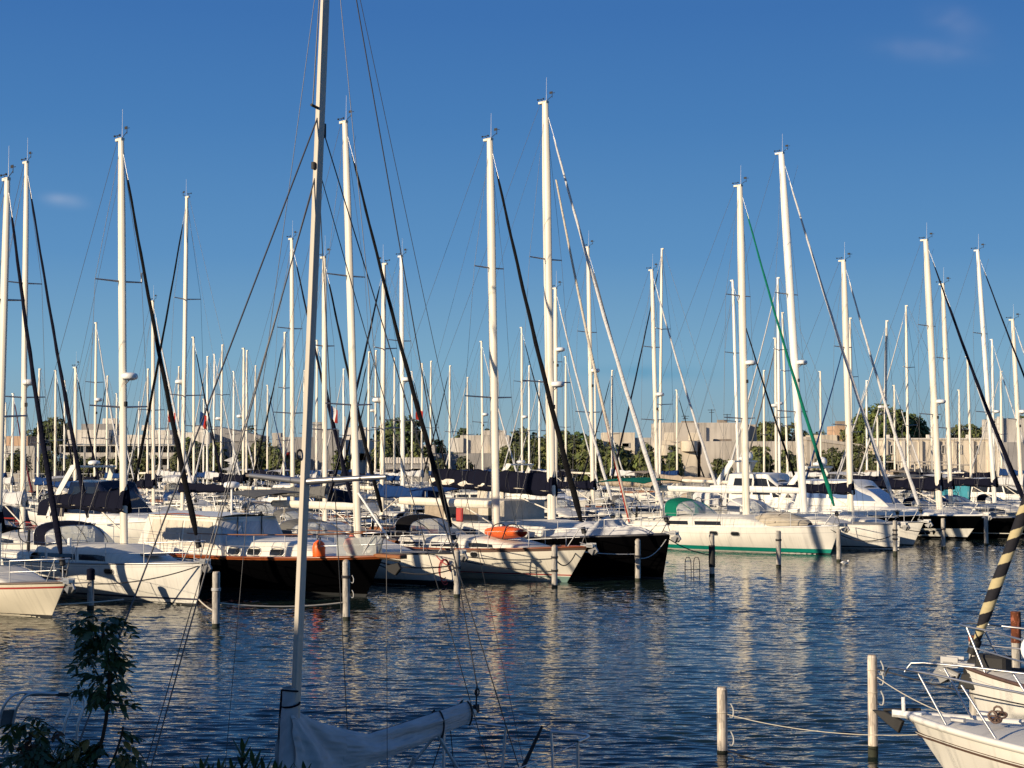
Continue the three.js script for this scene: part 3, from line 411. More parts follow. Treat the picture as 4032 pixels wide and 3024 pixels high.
{ // big black ketch with sails heaped on deck
  const b = sailboat({ label: 'large black yacht with white sails heaped on its foredeck and two furled headsails', bow: [5.48, -60.38], L: 16, B: 4.5, fb: 1.62, fm: 1.3, fs: 1.35, rb: .35, tw: .72, hull: M.black, deck: M.teak, mastT: 5.57, top: 18.3, dx: -.24, det: 2, anti: M.antidark, rail: M.bootblack, railR: .05,
    rig: { r: .13, spreaders: [[7.3, 1.35, .06], [12.1, .9, .06]], radarY: 7.1 }, jib: { mat: M.cWhite, r: .085 }, boom: { cover: M.cNavy, coverH: .72, endH: .5, len: 6.8, ry: .2, rz: .14, rise: .25 }, cab: { hh: .6, wf: .7, wins: [[-2, -.6], [0, 1.2]] } });
  const fs = mesh('furled_staysail', grid(24, 8, (s, v) => { const x = mix(b.xm + 4.0, b.xm + .25, s), y = mix(2.0, 15.2, s), r = .06 * mix(1.1, .6, s), a = v * 6.2832; return [x + Math.cos(a) * r - .12 * Math.sin(s * Math.PI), y, Math.sin(a) * r]; }), M.cCream, b.t);
  mesh('leech_band', grid(24, 3, (s, v) => { const x = mix(b.xm + 4.0, b.xm + .25, s), y = mix(2.0, 15.2, s), r = .064 * mix(1.1, .6, s), a = 1.0 + v * .8 + s * 3; return [x + Math.cos(a) * r - .12 * Math.sin(s * Math.PI), y, Math.sin(a) * r]; }), M.cRed, fs);
  // deckhouse with canvas panels
  const h = b.form; const dh = mesh('deckhouse', [cbox(4.6, 1.35, 2.5, -1.7, h.sheer(.4) + .75, 0, .12)], M.cCream, b.t);
  for (const k of [1, -1]) { for (const x of [-3.3, -1.3]) mesh('canvas_panel', cbox(1.1, .75, .04, x, h.sheer(.4) + 1.0, k * 1.26, .01), M.cTan, dh); mesh('window', cbox(.62, .66, .04, -2.3, h.sheer(.4) + 1.02, k * 1.26, .01), M.window, dh); mesh('dark_doorway', cbox(.5, 1.2, .04, .1, h.sheer(.4) + .78, k * 1.26, .01), M.dark, dh); }
  // heaped sailcloth
  reseed(5); const heap = grid(40, 22, (s, v) => { const x = mix(2.6, 7.3, s), u = x / 16 + .5, w = Math.max(.12, h.half(u) * .88), z = mix(-1, 1, v) * w, e = Math.sin(v * Math.PI) * Math.sin(clamp(s * 1.04) * Math.PI) ** .5, n = fbm(s * 1.0, v * .6, 7, 4, 17), n2 = fbm(s, v, 15, 3, 27); return [x + (n2 - .5) * .2, h.sheer(u) - .02 + e * (.12 + .55 * n + .28 * n2 * n2 + (s > .45 && s < .62 ? .22 * Math.sin((s - .45) / .17 * Math.PI) : 0)), z]; }, (s, v) => [s * 3, v * 2]);
  mesh('heaped_sail', heap, M.cWhite, b.t);
}
{ // white sloop with green trim
  const b = sailboat({ label: 'white sloop with green waterline stripe, green furled jib and covered dinghy', bow: [14.33, -74.87], L: 14, B: 4.3, fb: 1.3, fm: 1.12, fs: 1.15, rb: .55, tw: .78, hull: M.white, mastT: 4.66, top: 17.28, dx: -.22, det: 2, stripe: M.bootgreen, stripeY: [.06, .24], anti: M.antidark, antiY: .06, sheerStripe: M.greylight, ssY: [.30, .285], rail: M.plastic,
    rig: { r: .13, spreaders: [[6.2, 1.2], [12.0, .95]], radarY: 8.7 }, jib: { mat: M.cGreen, r: .085 }, boom: { mat: M.mastwhite, len: 5.6, ry: .15, rz: .1, rise: .06 }, ports: [[.30, .86, .34, .13], [.60, .86, .40, .16], [.68, .86, .40, .16]], cab: { hh: .5, wins: [[-2.4, -.7], [-.3, 1.2]] }, hood: { mat: M.cGreen, ht: .85, len: 1.6 }, bimini: { mat: M.cGreen, y: 2.0 } });
  const h = b.form; const t = thing('covered_dinghy', 'upturned dinghy under a grey-beige cover on the foredeck of the green-striped sloop', 'dinghy', [b.t.position.x, 0, b.t.position.z], b.t.rotation.y);
  mesh('cover', grid(24, 14, (s, v) => { const x = mix(b.xm + .3, b.xm + 3.6, s), e = Math.pow(Math.sin(Math.PI * clamp(s * .96 + .02)), .55), a = v * Math.PI, y0 = h.sheer(clamp(x / 14 + .5)) + .04; return [x, y0 + e * .72 * mix(1, .7, s) * Math.pow(Math.sin(a), .7) * (1 + .05 * Math.sin(s * 22) + .04 * Math.sin(v * 19 + s * 8)), .9 * e * Math.cos(a)]; }, (s, v) => [s * 3, v * 2]), M.cBeige, t);
  mesh('lashing', [.3, .6].map(s => pipe([.05, .3, .5, .7, .95].map(v => { const a = v * Math.PI, e = Math.pow(Math.sin(Math.PI * clamp(s * .96 + .02)), .55); return [mix(b.xm + .3, b.xm + 3.6, s), h.sheer(.7) + .06 + e * .76 * mix(1, .7, s) * Math.pow(Math.sin(a), .7), .93 * e * Math.cos(a)]; }), .015, 4, 4)), M.ropeD, t);
}
sailboat({ label: 'white plumb-bowed yacht with black boot stripe, long dark hull window and tall white mast', bow: [18.10, -77.74], L: 14, B: 4.4, fb: 1.24, fm: 1.16, fs: 1.15, rb: .12, tw: .88, hull: M.white, deck: M.nonskid, mastT: 5.32, top: 19.44, dx: -.99, det: 2, stripe: M.bootblack, stripeY: [.12, .18], antiY: .05,
  rig: { r: .14, mat: M.mastwhite, spreaders: [[6.6, 1.25], [12.4, .95]], radarY: 8.9 }, jib: { mat: M.cWhite, r: .095 }, boom: { mat: M.mastwhite, len: 5.6, ry: .17, rz: .11, rise: .05 }, ports: [[.72, .86, .9, .12]], cab: { hh: .42, wins: [[-2, 0], [.2, 2.2]] }, hood: { mat: M.cWhite, ht: .8, len: 1.6 } });
sailboat({ label: 'white yacht with white furled jib between the plumb-bowed yacht and the black motor yacht', bow: [19.9, -82.4], L: 11.5, B: 3.7, fb: 1.18, fm: 1.0, fs: 1.0, rb: .62, hull: M.white, mastT: 3.62, top: 14.5, dx: -.26, det: 2, rig: { r: .115, spreaders: [[6.0, 1.05], [10.0, .8]] }, jib: { mat: M.cWhite, r: .09 }, boom: { len: 4.4, cover: M.cNavy } });
{ const b = motorboat({ label: 'white motor yacht with blue tinted side windows and black topsides', bow: [23.9, -87.6], L: 13, B: 4.2, fb: 1.35, rb: 1.1, hull: M.black, lower: M.white, glass: M.winblue, houseH: 1.35, arch: true, satdome: true }); }
sailboat({ label: 'black yacht with navy boom cover and navy furled jib beside the white motor yacht', bow: [27.0, -87.9], L: 13, B: 4.1, fb: 1.2, fm: 1.05, rb: .4, hull: M.black, mastT: 4.9, top: 16.4, dx: -.6, det: 2, stripe: M.white, stripeY: [.3, .34], rig: { r: .13, spreaders: [[6.7, 1.15], [11.6, .9]], radarY: 7.3 }, jib: { mat: M.cNavy, r: .09 }, boom: { cover: M.cNavy, coverH: .75, len: 5.2 } });

// ---- motor boats and the rows behind
motorboat({ label: 'white flybridge cruiser with dark canvas and a swept radar arch behind the white sloop', centre: [-18.5, -80], L: 11, head: 45, fb: 1.6, arch: true, canopy: M.cNavy, houseMat: M.navy, houseH: 1.5 });
motorboat({ label: 'white motor yacht with a round satellite dome behind the green-trimmed sloop', centre: [16.6, -97.5], L: 12.5, head: 45, fb: 1.9, arch: true, satdome: true, houseH: 1.7, canopy: M.cWhite });
motorboat({ label: 'white motor cruiser with cream canopy among the masts behind the black yacht', centre: [2.6, -113], L: 10, head: 45, fb: 1.6, canopy: M.cCream, arch: true, houseH: 1.4 });
motorboat({ label: 'white motor cruiser with turquoise canopy at the far end of the row', centre: [33.5, -109], L: 10, head: 45, fb: 1.5, canopy: M.cTeal, houseH: 1.2 });
motorboat({ label: 'small white motorboat with a blue canopy behind the black motor sailer', centre: [-14.0, -100], L: 9, head: 225, fb: 1.3, canopy: M.cBlue, houseH: 1.0 });
const covers = [M.cNavy, M.cBlue, M.cWhite, M.cTan, M.cBlack, M.cNavy, M.cCream];
const coverName = new Map([[M.cNavy, 'navy'], [M.cBlue, 'bright blue'], [M.cWhite, 'white'], [M.cTan, 'tan'], [M.cBlack, 'black'], [M.cCream, 'cream'], [M.cBurg, 'dark red'], [M.cGreen, 'green'], [M.cTeal, 'turquoise'], [M.cGrey, 'grey']]);
// mast foot x, z, mast top, lean, heading (1: bow to the channel), length, jib colour, cover, spreader count, radar height
const N = null, { cNavy: nv, cBlack: bk, cBlue: bl, cWhite: wh, cTan: tn, cCream: cr, cBurg: bg, cGrey: gy } = M;
const rows = [
  [-19.13, -64.9, 16.04, -.02, 1, 12.5, nv, wh, 2, 7.2], [-17.22, -86.7, 18.06, .10, -1, 12.5, bk, nv, 2, 8.2], [-11.47, -86.8, 15.87, -.13, 1, 12.4, nv, N, 2, N], [-8.32, -73.9, 13.35, -.10, 1, 10.4, bk, gy, 2, N], [-6.22, -79.4, 13.68, .06, -1, 10.7, nv, bl, 2, 7.0], [-5.69, -86.6, 14.92, -.12, 1, 11.6, N, N, 2, 8.3],
  [2.39, -91.9, 13.77, .03, 1, 10.7, wh, N, 2, 10.2], [25.11, -94.9, 14.31, -.34, 1, 11.2, nv, nv, 2, N], [4.65, -95.2, 16.48, -.27, 1, 12.5, gy, nv, 2, 9.2], [28.57, -98.2, 16.67, -.84, 1, 12.5, nv, nv, 2, N], [8.76, -99.8, 15.67, -.30, 1, 12.2, wh, tn, 2, 8.0], [-21.6, -100, 13.8, -.15, 1, 10.8, wh, nv, 1, N],
  [31.16, -101.4, 12.79, -.43, 1, 10, wh, wh, 1, 7.0], [-26.43, -100.4, 9.8, -.06, 1, 7.6, nv, bl, 1, N], [-27.55, -109.5, 13.24, -.01, 1, 10.3, wh, nv, 2, 8.0], [14.69, -107.3, 15.83, -.34, 1, 12.3, bk, N, 2, N], [10.44, -117.5, 19.16, .24, -1, 12.5, nv, tn, 2, 7.6], [-21.05, -109.8, 12.3, -.11, 1, 9.6, nv, wh, 1, N],
  [18.6, -115.3, 16.85, -.03, -1, 12.5, wh, N, 2, 7.8], [-31.16, -109, 10.14, .02, -1, 7.9, N, bl, 1, N], [-18.34, -113.2, 11.78, -.03, 1, 9.2, N, nv, 1, 7.0], [-35.03, -116.1, 8.78, .04, 1, 7.5, bg, wh, 1, N], [-15.97, -116.1, 13.08, 0, -1, 10.2, bk, bl, 2, N], [-32.76, -118.9, 10.55, -.04, 1, 8.2, nv, N, 1, N],
  [-14.05, -119.1, 12.73, 0, 1, 9.9, nv, wh, 1, N], [25.2, -123, 14.66, -.04, -1, 11.4, bl, nv, 2, N], [-22.73, -129.5, 13.09, .03, -1, 10.2, wh, nv, 2, 7.2], [-10.64, -122.8, 12.13, .02, -1, 9.5, bk, bl, 1, N], [28.14, -125.5, 14.66, .32, -1, 11.4, wh, wh, 1, 8.0], [-27.32, -124.3, 10.93, -.04, -1, 8.5, wh, nv, 1, N],
  [19.67, -123.5, 13.21, .01, 1, 10.3, N, wh, 1, 8.2], [30.78, -128.8, 16.11, -.05, -1, 12.5, wh, nv, 2, N], [-25.05, -136.4, 12.59, -.08, -1, 9.8, wh, wh, 1, N], [-22.11, -138.1, 13.19, -.04, -1, 10.3, N, nv, 1, N], [23.24, -139.5, 16.49, -.41, -1, 12.5, gy, wh, 2, N], [-2.34, -133.2, 13.63, -.12, 1, 10.6, wh, nv, 1, 7.6],
  [37.67, -136, 12.57, -.21, 1, 9.8, wh, N, 1, N], [.84, -137.2, 15.06, -.04, 1, 11.7, bk, wh, 2, 7.5], [-26.19, -145.5, 13.33, 0, 1, 10.4, wh, bl, 1, N], [40.6, -139.7, 14.23, -.03, 1, 11.1, wh, nv, 1, 8.0], [-14.27, -140.7, 11.78, -.06, -1, 9.2, wh, nv, 1, N], [-11.85, -143.7, 13.54, .02, -1, 10.6, bk, wh, 2, 8.2],
  [-10.44, -147.1, 13.1, -.02, 1, 10.2, N, tn, 1, N], [-8.14, -149.4, 12.73, .03, 1, 9.9, bk, wh, 1, N], [33.12, -150, 7.93, -.04, 1, 7.5, N, wh, 1, N], [-5.73, -151.9, 12.65, .03, -1, 9.9, bk, nv, 1, N], [1.66, -160.6, 13.12, 0, -1, 10.2, wh, wh, 1, N], [-7.97, -162, 13.65, .03, -1, 10.6, N, bl, 1, N], [8.56, -169.3, 13.11, -.08, 1, 10.2, wh, N, 1, N], [-17.15, -170, 8.39, 0, 1, 7.5, N, wh, 1, N],
  [-34.2, -140.0, 11.15, -0.04, -1, 8.7, nv, bl, 1, N], [-31.29, -155.5, 12.76, -0.04, -1, 10.0, wh, N, 1, N], [-40.5, -150.0, 11.21, -0.04, 1, 8.7, bk, nv, 1, N], [-30.91, -145.5, 13.05, -0.09, -1, 10.2, wh, wh, 1, N], [-26.04, -155.0, 12.3, -0.03, 1, 9.6, wh, N, 1, N], [-19.64, -156.5, 12.46, -0.02, -1, 9.7, wh, bl, 1, N], [4.86, -150.0, 13.39, 0.01, 1, 10.4, wh, nv, 1, N], [22.81, -150.0, 12.13, 0.03, -1, 9.5, wh, tn, 1, N], [-45.86, -150.0, 9.19, -0.02, 1, 7.5, N, bl, 1, N], [9.27, -153.5, 12.31, 0.01, -1, 9.6, nv, wh, 1, N], [29.41, -158.0, 12.45, 0.04, 1, 9.7, N, nv, 1, N], [45.75, -155.0, 12.3, 0.06, -1, 9.6, wh, bl, 1, N], [-25.63, -165.5, 13.39, -0.04, -1, 10.4, N, nv, 1, N], [-15.47, -160.0, 12.1, -0.02, 1, 9.4, nv, bl, 1, N], [-1.46, -168.5, 13.07, -0.0, 1, 10.2, N, bl, 1, N], [34.25, -160.0, 11.66, 0.03, -1, 9.1, wh, tn, 1, N], [41.53, -164.0, 11.83, 0.04, -1, 9.2, N, N, 1, N], [-39.38, -165.0, 10.59, -0.03, 1, 8.3, wh, nv, 1, N], [-10.2, -169.0, 13.0, -0.01, 1, 10.1, nv, nv, 1, N], [16.52, -166.0, 10.99, 0.01, 1, 8.6, bk, bl, 1, N], [37.74, -163.5, 11.35, 0.03, 1, 8.9, wh, tn, 1, N], [44.68, -165.5, 10.97, 0.03, 1, 8.6, N, wh, 1, N], [-34.84, -168.0, 11.64, -0.03, 1, 9.1, N, tn, 1, N], [-25.09, -170.0, 11.63, -0.02, 1, 9.1, bl, bl, 1, N], [-4.74, -176.5, 12.74, -0.01, -1, 9.9, wh, nv, 1, N], [-31.64, -170.0, 10.2, -0.02, 1, 8.0, bk, N, 1, N], [2.79, -169.5, 12.08, 0.0, -1, 9.4, wh, bl, 1, N], [-39.87, -177.0, 10.14, -0.02, -1, 7.9, bk, N, 1, N],
];
reseed(99); const labelled = new Set();
rows.forEach(([x, z, top, dx, dir, L, jm, cm, nsp, rad], i) => {
  const far = z < -105, jn = jm ? coverName.get(jm) + ' jib' : 'no jib', cn = cm ? coverName.get(cm) + ' boom cover' : 'bare boom';
  const hull = pick([M.white, M.white, M.ivory, M.white, M.navy, M.greyhull]), hn = hull === M.navy ? 'navy' : hull === M.greyhull ? 'grey' : hull === M.ivory ? 'ivory' : 'white';
  const hoodMat = pick([N, nv, gy, nv, bk, tn, bl]), hood = hoodMat ? `, ${coverName.get(hoodMat)} spray hood` : '';
  const biminiMat = rnd() > .6 ? pick([nv, bl, wh, tn, gy]) : N;
  let label = `${hn} sailboat, ${jn}, ${cn}${hood}${rad ? ', radar' : ''}, ${z > -105 ? 'behind the front row' : 'in the far rows'}`;
  if (labelled.has(label)) label = label.replace(/, (behind|in the far)/, (biminiMat ? ', bimini' : ', no bimini') + ', $1');
  labelled.add(label);
  sailboat({ label, group: 'sailboats moored behind the front row', mast: [x, z], mastT: L * .36, L, B: L * .32, head: dir > 0 ? 45 : 225, fb: 1.0 + L * .025, rb: rr(.3, .8), hull, top, dx, det: far ? 0 : 1, stripe: pick([N, M.bootnavy, M.redline, M.bootblack]), deck: pick([M.nonskid, M.teak, M.nonskid, M.deck]), cab: { hh: rr(.34, .48), wf: .62, wins: [[-L * .12, L * .5 - L * .36 - L * .13, .05, .2], [L * .5 - L * .36 - L * .11, L * .5 - L * .36 + L * .04, .05, .2]] },
    rig: { r: far ? .075 : .095, mat: pick([M.mast, M.mastwhite, M.mast]), spreaders: stdSp(top, nsp, L * .085), radarY: rad || undefined, wireR: far ? .011 : .009, radarSide: rnd() > .25 ? 1 : -1 },
    jib: jm ? { mat: jm, r: far ? .075 : .085 } : undefined, boom: { cover: cm || undefined, coverH: rr(.4, .6), mat: M.mast, len: L * .37 }, hood: hoodMat ? { mat: hoodMat } : undefined, bimini: biminiMat ? { mat: biminiMat } : undefined });
});
// ---------------------------------------------------------------- mooring piles, lines
const pileMat = std([.47, .46, .44], .8, { map: rep(pileTex, 2, .6) }), pileTop = std([.50, .42, .33], .85, { map: rep(pileTex, 3, 2) }), algae = std([.035, .042, .028], .9, { map: rep(stuccoTex, 2, 2) }), rustM = std([1, 1, 1], .9, { map: rep(rustTex, 2, 1) });
function pile(x, z, h, o = {}) {
  const { r = .10, hoopR = .014, label, lean = [0, 0], cap = 'tan', group } = o;
  const t = thing('mooring_pile', label, 'pile', [x, 0, z], 0, group), X = y => lean[0] * y, Z = y => lean[1] * y;
  const seg = (y0, y1, r0, r1 = r0) => grid(6, 18, (s, v) => { const y = mix(y0, y1, s), a = v * 6.2832, k = mix(r0, r1, s) * (1 + .015 * Math.sin(a * 3 + y * 7)); return [X(y) + Math.cos(a) * k, y, Z(y) - Math.sin(a) * k]; }, (s, v) => [v * .7, mix(y0, y1, s)]);
  mesh('shaft', [seg(-1.5, h - .03, r), grid(1, 18, (s, v) => { const a = v * 6.2832, k = r * mix(1, .86, s); return [X(h) + Math.cos(a) * k, h - .03 + .03 * s, Z(h) - Math.sin(a) * k]; }, (s, v) => [v * .7, s * .1])], o.mat || pileMat, t);
  mesh('cap', cap === 'dome' ? ball(r * .9, X(h), h - .01, Z(h), 1, .7, 1, 14, 8) : bar([X(h), h - .02, Z(h)], [X(h), h + .006, Z(h)], r * .87, r * .84, 16), o.capMat || pileTop, t);
  mesh('weed_band', seg(-.3, o.weed ?? .10, r + .004, r + .003), algae, t);
  if (o.sleeve) mesh('sleeve', [seg(h - o.sleeve[0], h - o.sleeve[1], r + .02), ball(r + .02, X(h), h - o.sleeve[1], Z(h), 1, .5, 1, 14, 8)], o.sleeveMat || M.cNavy, t);
  if (o.rust) mesh('rusty_collar', [seg(h - o.rust, h + .012, r + .006), bar([0, h, 0], [0, h + .016, 0], r + .006, r, 14)], rustM, t);
  (o.hoops || []).forEach(y => mesh('rope_turns', [0, .03, .06].slice(0, hoopR < .01 ? 1 : 3).map((d, i) => new THREE.TorusGeometry(r + hoopR * .9, hoopR, 5, 18).rotateX(Math.PI / 2 + .06 * (i - 1)).translate(X(y), y + d, Z(y))), o.hoopMat || M.ropeD, t));
  (o.cleats || []).forEach(y => mesh('cleat', [pipe([[r, y - .06, .01], [r + .07, y - .09, .01], [r + .09, y + .02, .01], [r + .05, y + .12, .01]], .013, 5, 4)], M.greylight, t));
  return t;
}
const FG = 'mooring piles along the front row';
pile(-12.32, -48.63, 1.12, { label: 'grey mooring pile with a navy cap between the cream sailboat and the white sloop', sleeve: [.28, .0], sleeveMat: M.cNavy });
pile(-7.73, -43.44, 1.44, { label: 'plain grey mooring pile standing before the bow of the white sloop', lean: [.004, 0], hoops: [.95], hoopMat: M.greylight });
pile(-4.50, -45.25, 1.60, { label: 'grey mooring pile with tan top and steel cleats before the black motor sailer', cap: 'dome', cleats: [.7, 1.1], hoops: [1.15], lean: [-.01, 0] });
pile(-1.74, -52.56, 1.46, { label: 'grey mooring pile with ochre top at the bow with the red line', cap: 'dome', hoops: [.9] });
pile(1.44, -56.20, 1.40, { label: 'grey mooring pile with tan dome and black rope turns before the ivory yacht', cap: 'dome', hoops: [.55, 1.0] });
pile(4.49, -59.28, 1.45, { label: 'mooring pile with tan dome standing against the large black hull', cap: 'dome', hoops: [.85] });
pile(7.40, -61.52, 1.54, { label: 'mooring pile with tan dome, its lower half wrapped in black rubber', cap: 'dome', sleeve: [1.2, .42], sleeveMat: M.dark });
pile(10.68, -66.57, 1.44, { label: 'plain grey mooring pile with a coil of dark rope, before the green-striped sloop', hoops: [1.05] });
pile(13.77, -70.02, 1.36, { label: 'pale mooring pile just off the bow of the green-striped sloop' });
pile(17.11, -74.18, 1.55, { label: 'mooring pile hung with old rope before the plumb-bowed yacht', hoops: [.7, .9, 1.1], weed: .2 });
pile(20.68, -79.65, 1.44, { label: 'grey mooring pile before the white and black motor yacht', hoops: [.9] });
pile(23.55, -82.49, 1.44, { label: 'grey mooring pile before the black yacht with navy covers' });
pile(3.18, -25.24, .98, { r: .079, hoopR: .006, label: 'short pale mooring pile standing alone in open water', cleats: [.2, .62], hoops: [.60], hoopMat: M.ropeW, weed: .04, mat: std([.66, .61, .55], .75, { map: rep(pileTex, 2, .6) }) });
pile(5.39, -24.93, 1.50, { r: .072, hoopR: .006, label: 'tall pale mooring pile with rust at its foot, off the white motorboat bow', cleats: [.85, 1.15, 1.3], hoops: [1.28, .95], hoopMat: M.ropeW, weed: .16, mat: std([.70, .64, .57], .75, { map: rep(pileTex, 2, .6) }) });
pile(7.57, -27.3, 1.52, { r: .082, label: 'grey mooring pile with a dark collar behind the anchor of the small sailboat', rust: .08 });
pile(9.2, -30.4, 1.62, { r: .085, label: 'mooring pile with a long rusty steel top', rust: .55 });
function line(a, b, drop, r, mat, label) { return solo('mooring_line', sag(a, b, drop, r), mat, label, 'rope', 'mooring lines'); }
line([-16.5, .75, -46.6], [-12.32, .78, -48.53], .05, .022, M.ropeW, 'pale line from the cream sailboat to the navy-capped pile');
line([-12.9, .35, -45.9], [-11.2, .32, -48.0], .02, .022, M.ropeW, 'pale low line under the bow of the cream sailboat');
line([-9.35, 1.18, -49.5], [-12.22, .72, -48.6], .14, .018, M.ropeD, 'dark line across the side of the white sloop');
line([-9.4, .35, -49.3], [-7.8, .42, -43.5], .05, .022, M.ropeW, 'pale line from the white sloop to the plain grey pile');
line([-7.63, .62, -43.5], [-4.6, .48, -45.2], .10, .022, M.ropeW, 'long pale line along the black motor sailer');
line([-4.3, 1.15, -52.3], [-1.84, 1.0, -52.6], .14, .024, M.ropeD, 'dark line under the bowsprit of the black motor sailer');
line([-4.6, 1.2, -52.6], [-1.84, .88, -52.6], .30, .020, M.ropeD, 'second dark line from the motor sailer to the ochre-topped pile');
line([-2.1, 1.1, -56.6], [1.34, .98, -56.2], .10, .02, M.ropeD, 'dark line along the ivory yacht to its pile');
line([-2.2, 1.0, -56.7], [1.34, .55, -56.2], .10, .02, M.ropeD, 'lower dark line along the ivory yacht');
line([2.3, 1.2, -58.3], [1.5, .92, -56.3], .35, .022, M.ropeD, 'slack line from the bow of the ivory yacht');
line([2.4, 1.1, -58.4], [4.4, .95, -59.3], .04, .016, M.greylight, 'grey line crossing the large black hull');
line([5.6, 1.45, -60.2], [4.58, .8, -59.3], .2, .016, M.greylight, 'thin line from the black bow to its pile');
line([5.6, 1.5, -60.2], [7.4, .78, -61.5], .12, .02, M.ropeD, 'dark line from the black yacht to the rubber-wrapped pile');
line([14.3, 1.15, -74.6], [16.9, .85, -74.2], .35, .022, M.ropeD, 'slack dark line across the plumb-bowed yacht');
line([18.1, 1.1, -77.5], [20.6, .9, -79.6], .15, .02, M.ropeD, 'dark line from the plumb-bowed yacht to the next pile');
line([3.25, .58, -25.2], [5.9, .98, -21.3], .16, .006, M.ropeW, 'thin pale line sagging from the short pile to the motorboat');
line([3.25, .03, -25.2], [6.6, -.12, -19.5], .02, .010, M.ropeD, 'dark line from the short pile into the water');
line([5.45, 1.3, -24.9], [8.9, .95, -21.2], .10, .011, M.ropeD, 'black line from the tall pale pile over the motorboat');
line([5.45, 1.18, -24.9], [6.2, .98, -21.6], .10, .008, M.ropeW, 'pale line from the tall pale pile to the motorboat cleat');
{ const t = thing('rope_coil', 'red rope coiled at the bow of the white yacht with grey spray hood', 'rope', [-2.32, .62, -56.35]); mesh('coil', [0, 1, 2].map(i => new THREE.TorusGeometry(.26 + .04 * i, .018, 5, 20, 5.2).rotateY(.7 + .12 * i).scale(.8, 1.25, .8).translate(.03 * i, -.05 * i, .02 * i)), M.ropeR, t); mesh('tail', sag([-.25, .45, -.1], [.35, .15, .6], .1, .02), M.ropeR, t); }
{ const t = thing('boarding_ladder', 'two bent steel hoops of a ladder rising from the water by the rubber-wrapped pile', 'ladder', [6.75, 0, -62.2]); for (const x of [-.16, .16]) mesh('hoop', pipe([[x - .1, -.6, 0], [x - .1, .55, 0], [x - .06, .66, 0], [x + .04, .66, 0], [x + .09, .55, .02], [x + .1, -.6, .02]], .016, 6, 5), M.wire, t); mesh('rung', bar([-.26, .2, 0], [.26, .2, 0], .014), M.wire, t); }
{ const t = thing('gull', 'small white gull floating near the pile off the green-striped sloop', 'bird', [13.6, .0, -67.8], .4); mesh('body', [grid(10, 10, (s, v) => { const a = v * 6.2832, r = .085 * Math.sin(Math.PI * Math.pow(s, .75)); return [mix(-.21, .17, s), .06 + .05 * (1 - s) * (s < .3 ? 1 : .6) + Math.sin(a) * r * .85, Math.cos(a) * r]; }), ball(.045, .15, .16, 0, 1.15, 1, .95)], M.plastic, t); mesh('wing', [1, -1].map(k => ball(.07, -.06, .10, k * .06, 2.1, .6, .35)), M.greylight, t); mesh('beak', bar([.19, .155, 0], [.25, .145, 0], .012, .004), M.yellow, t); }

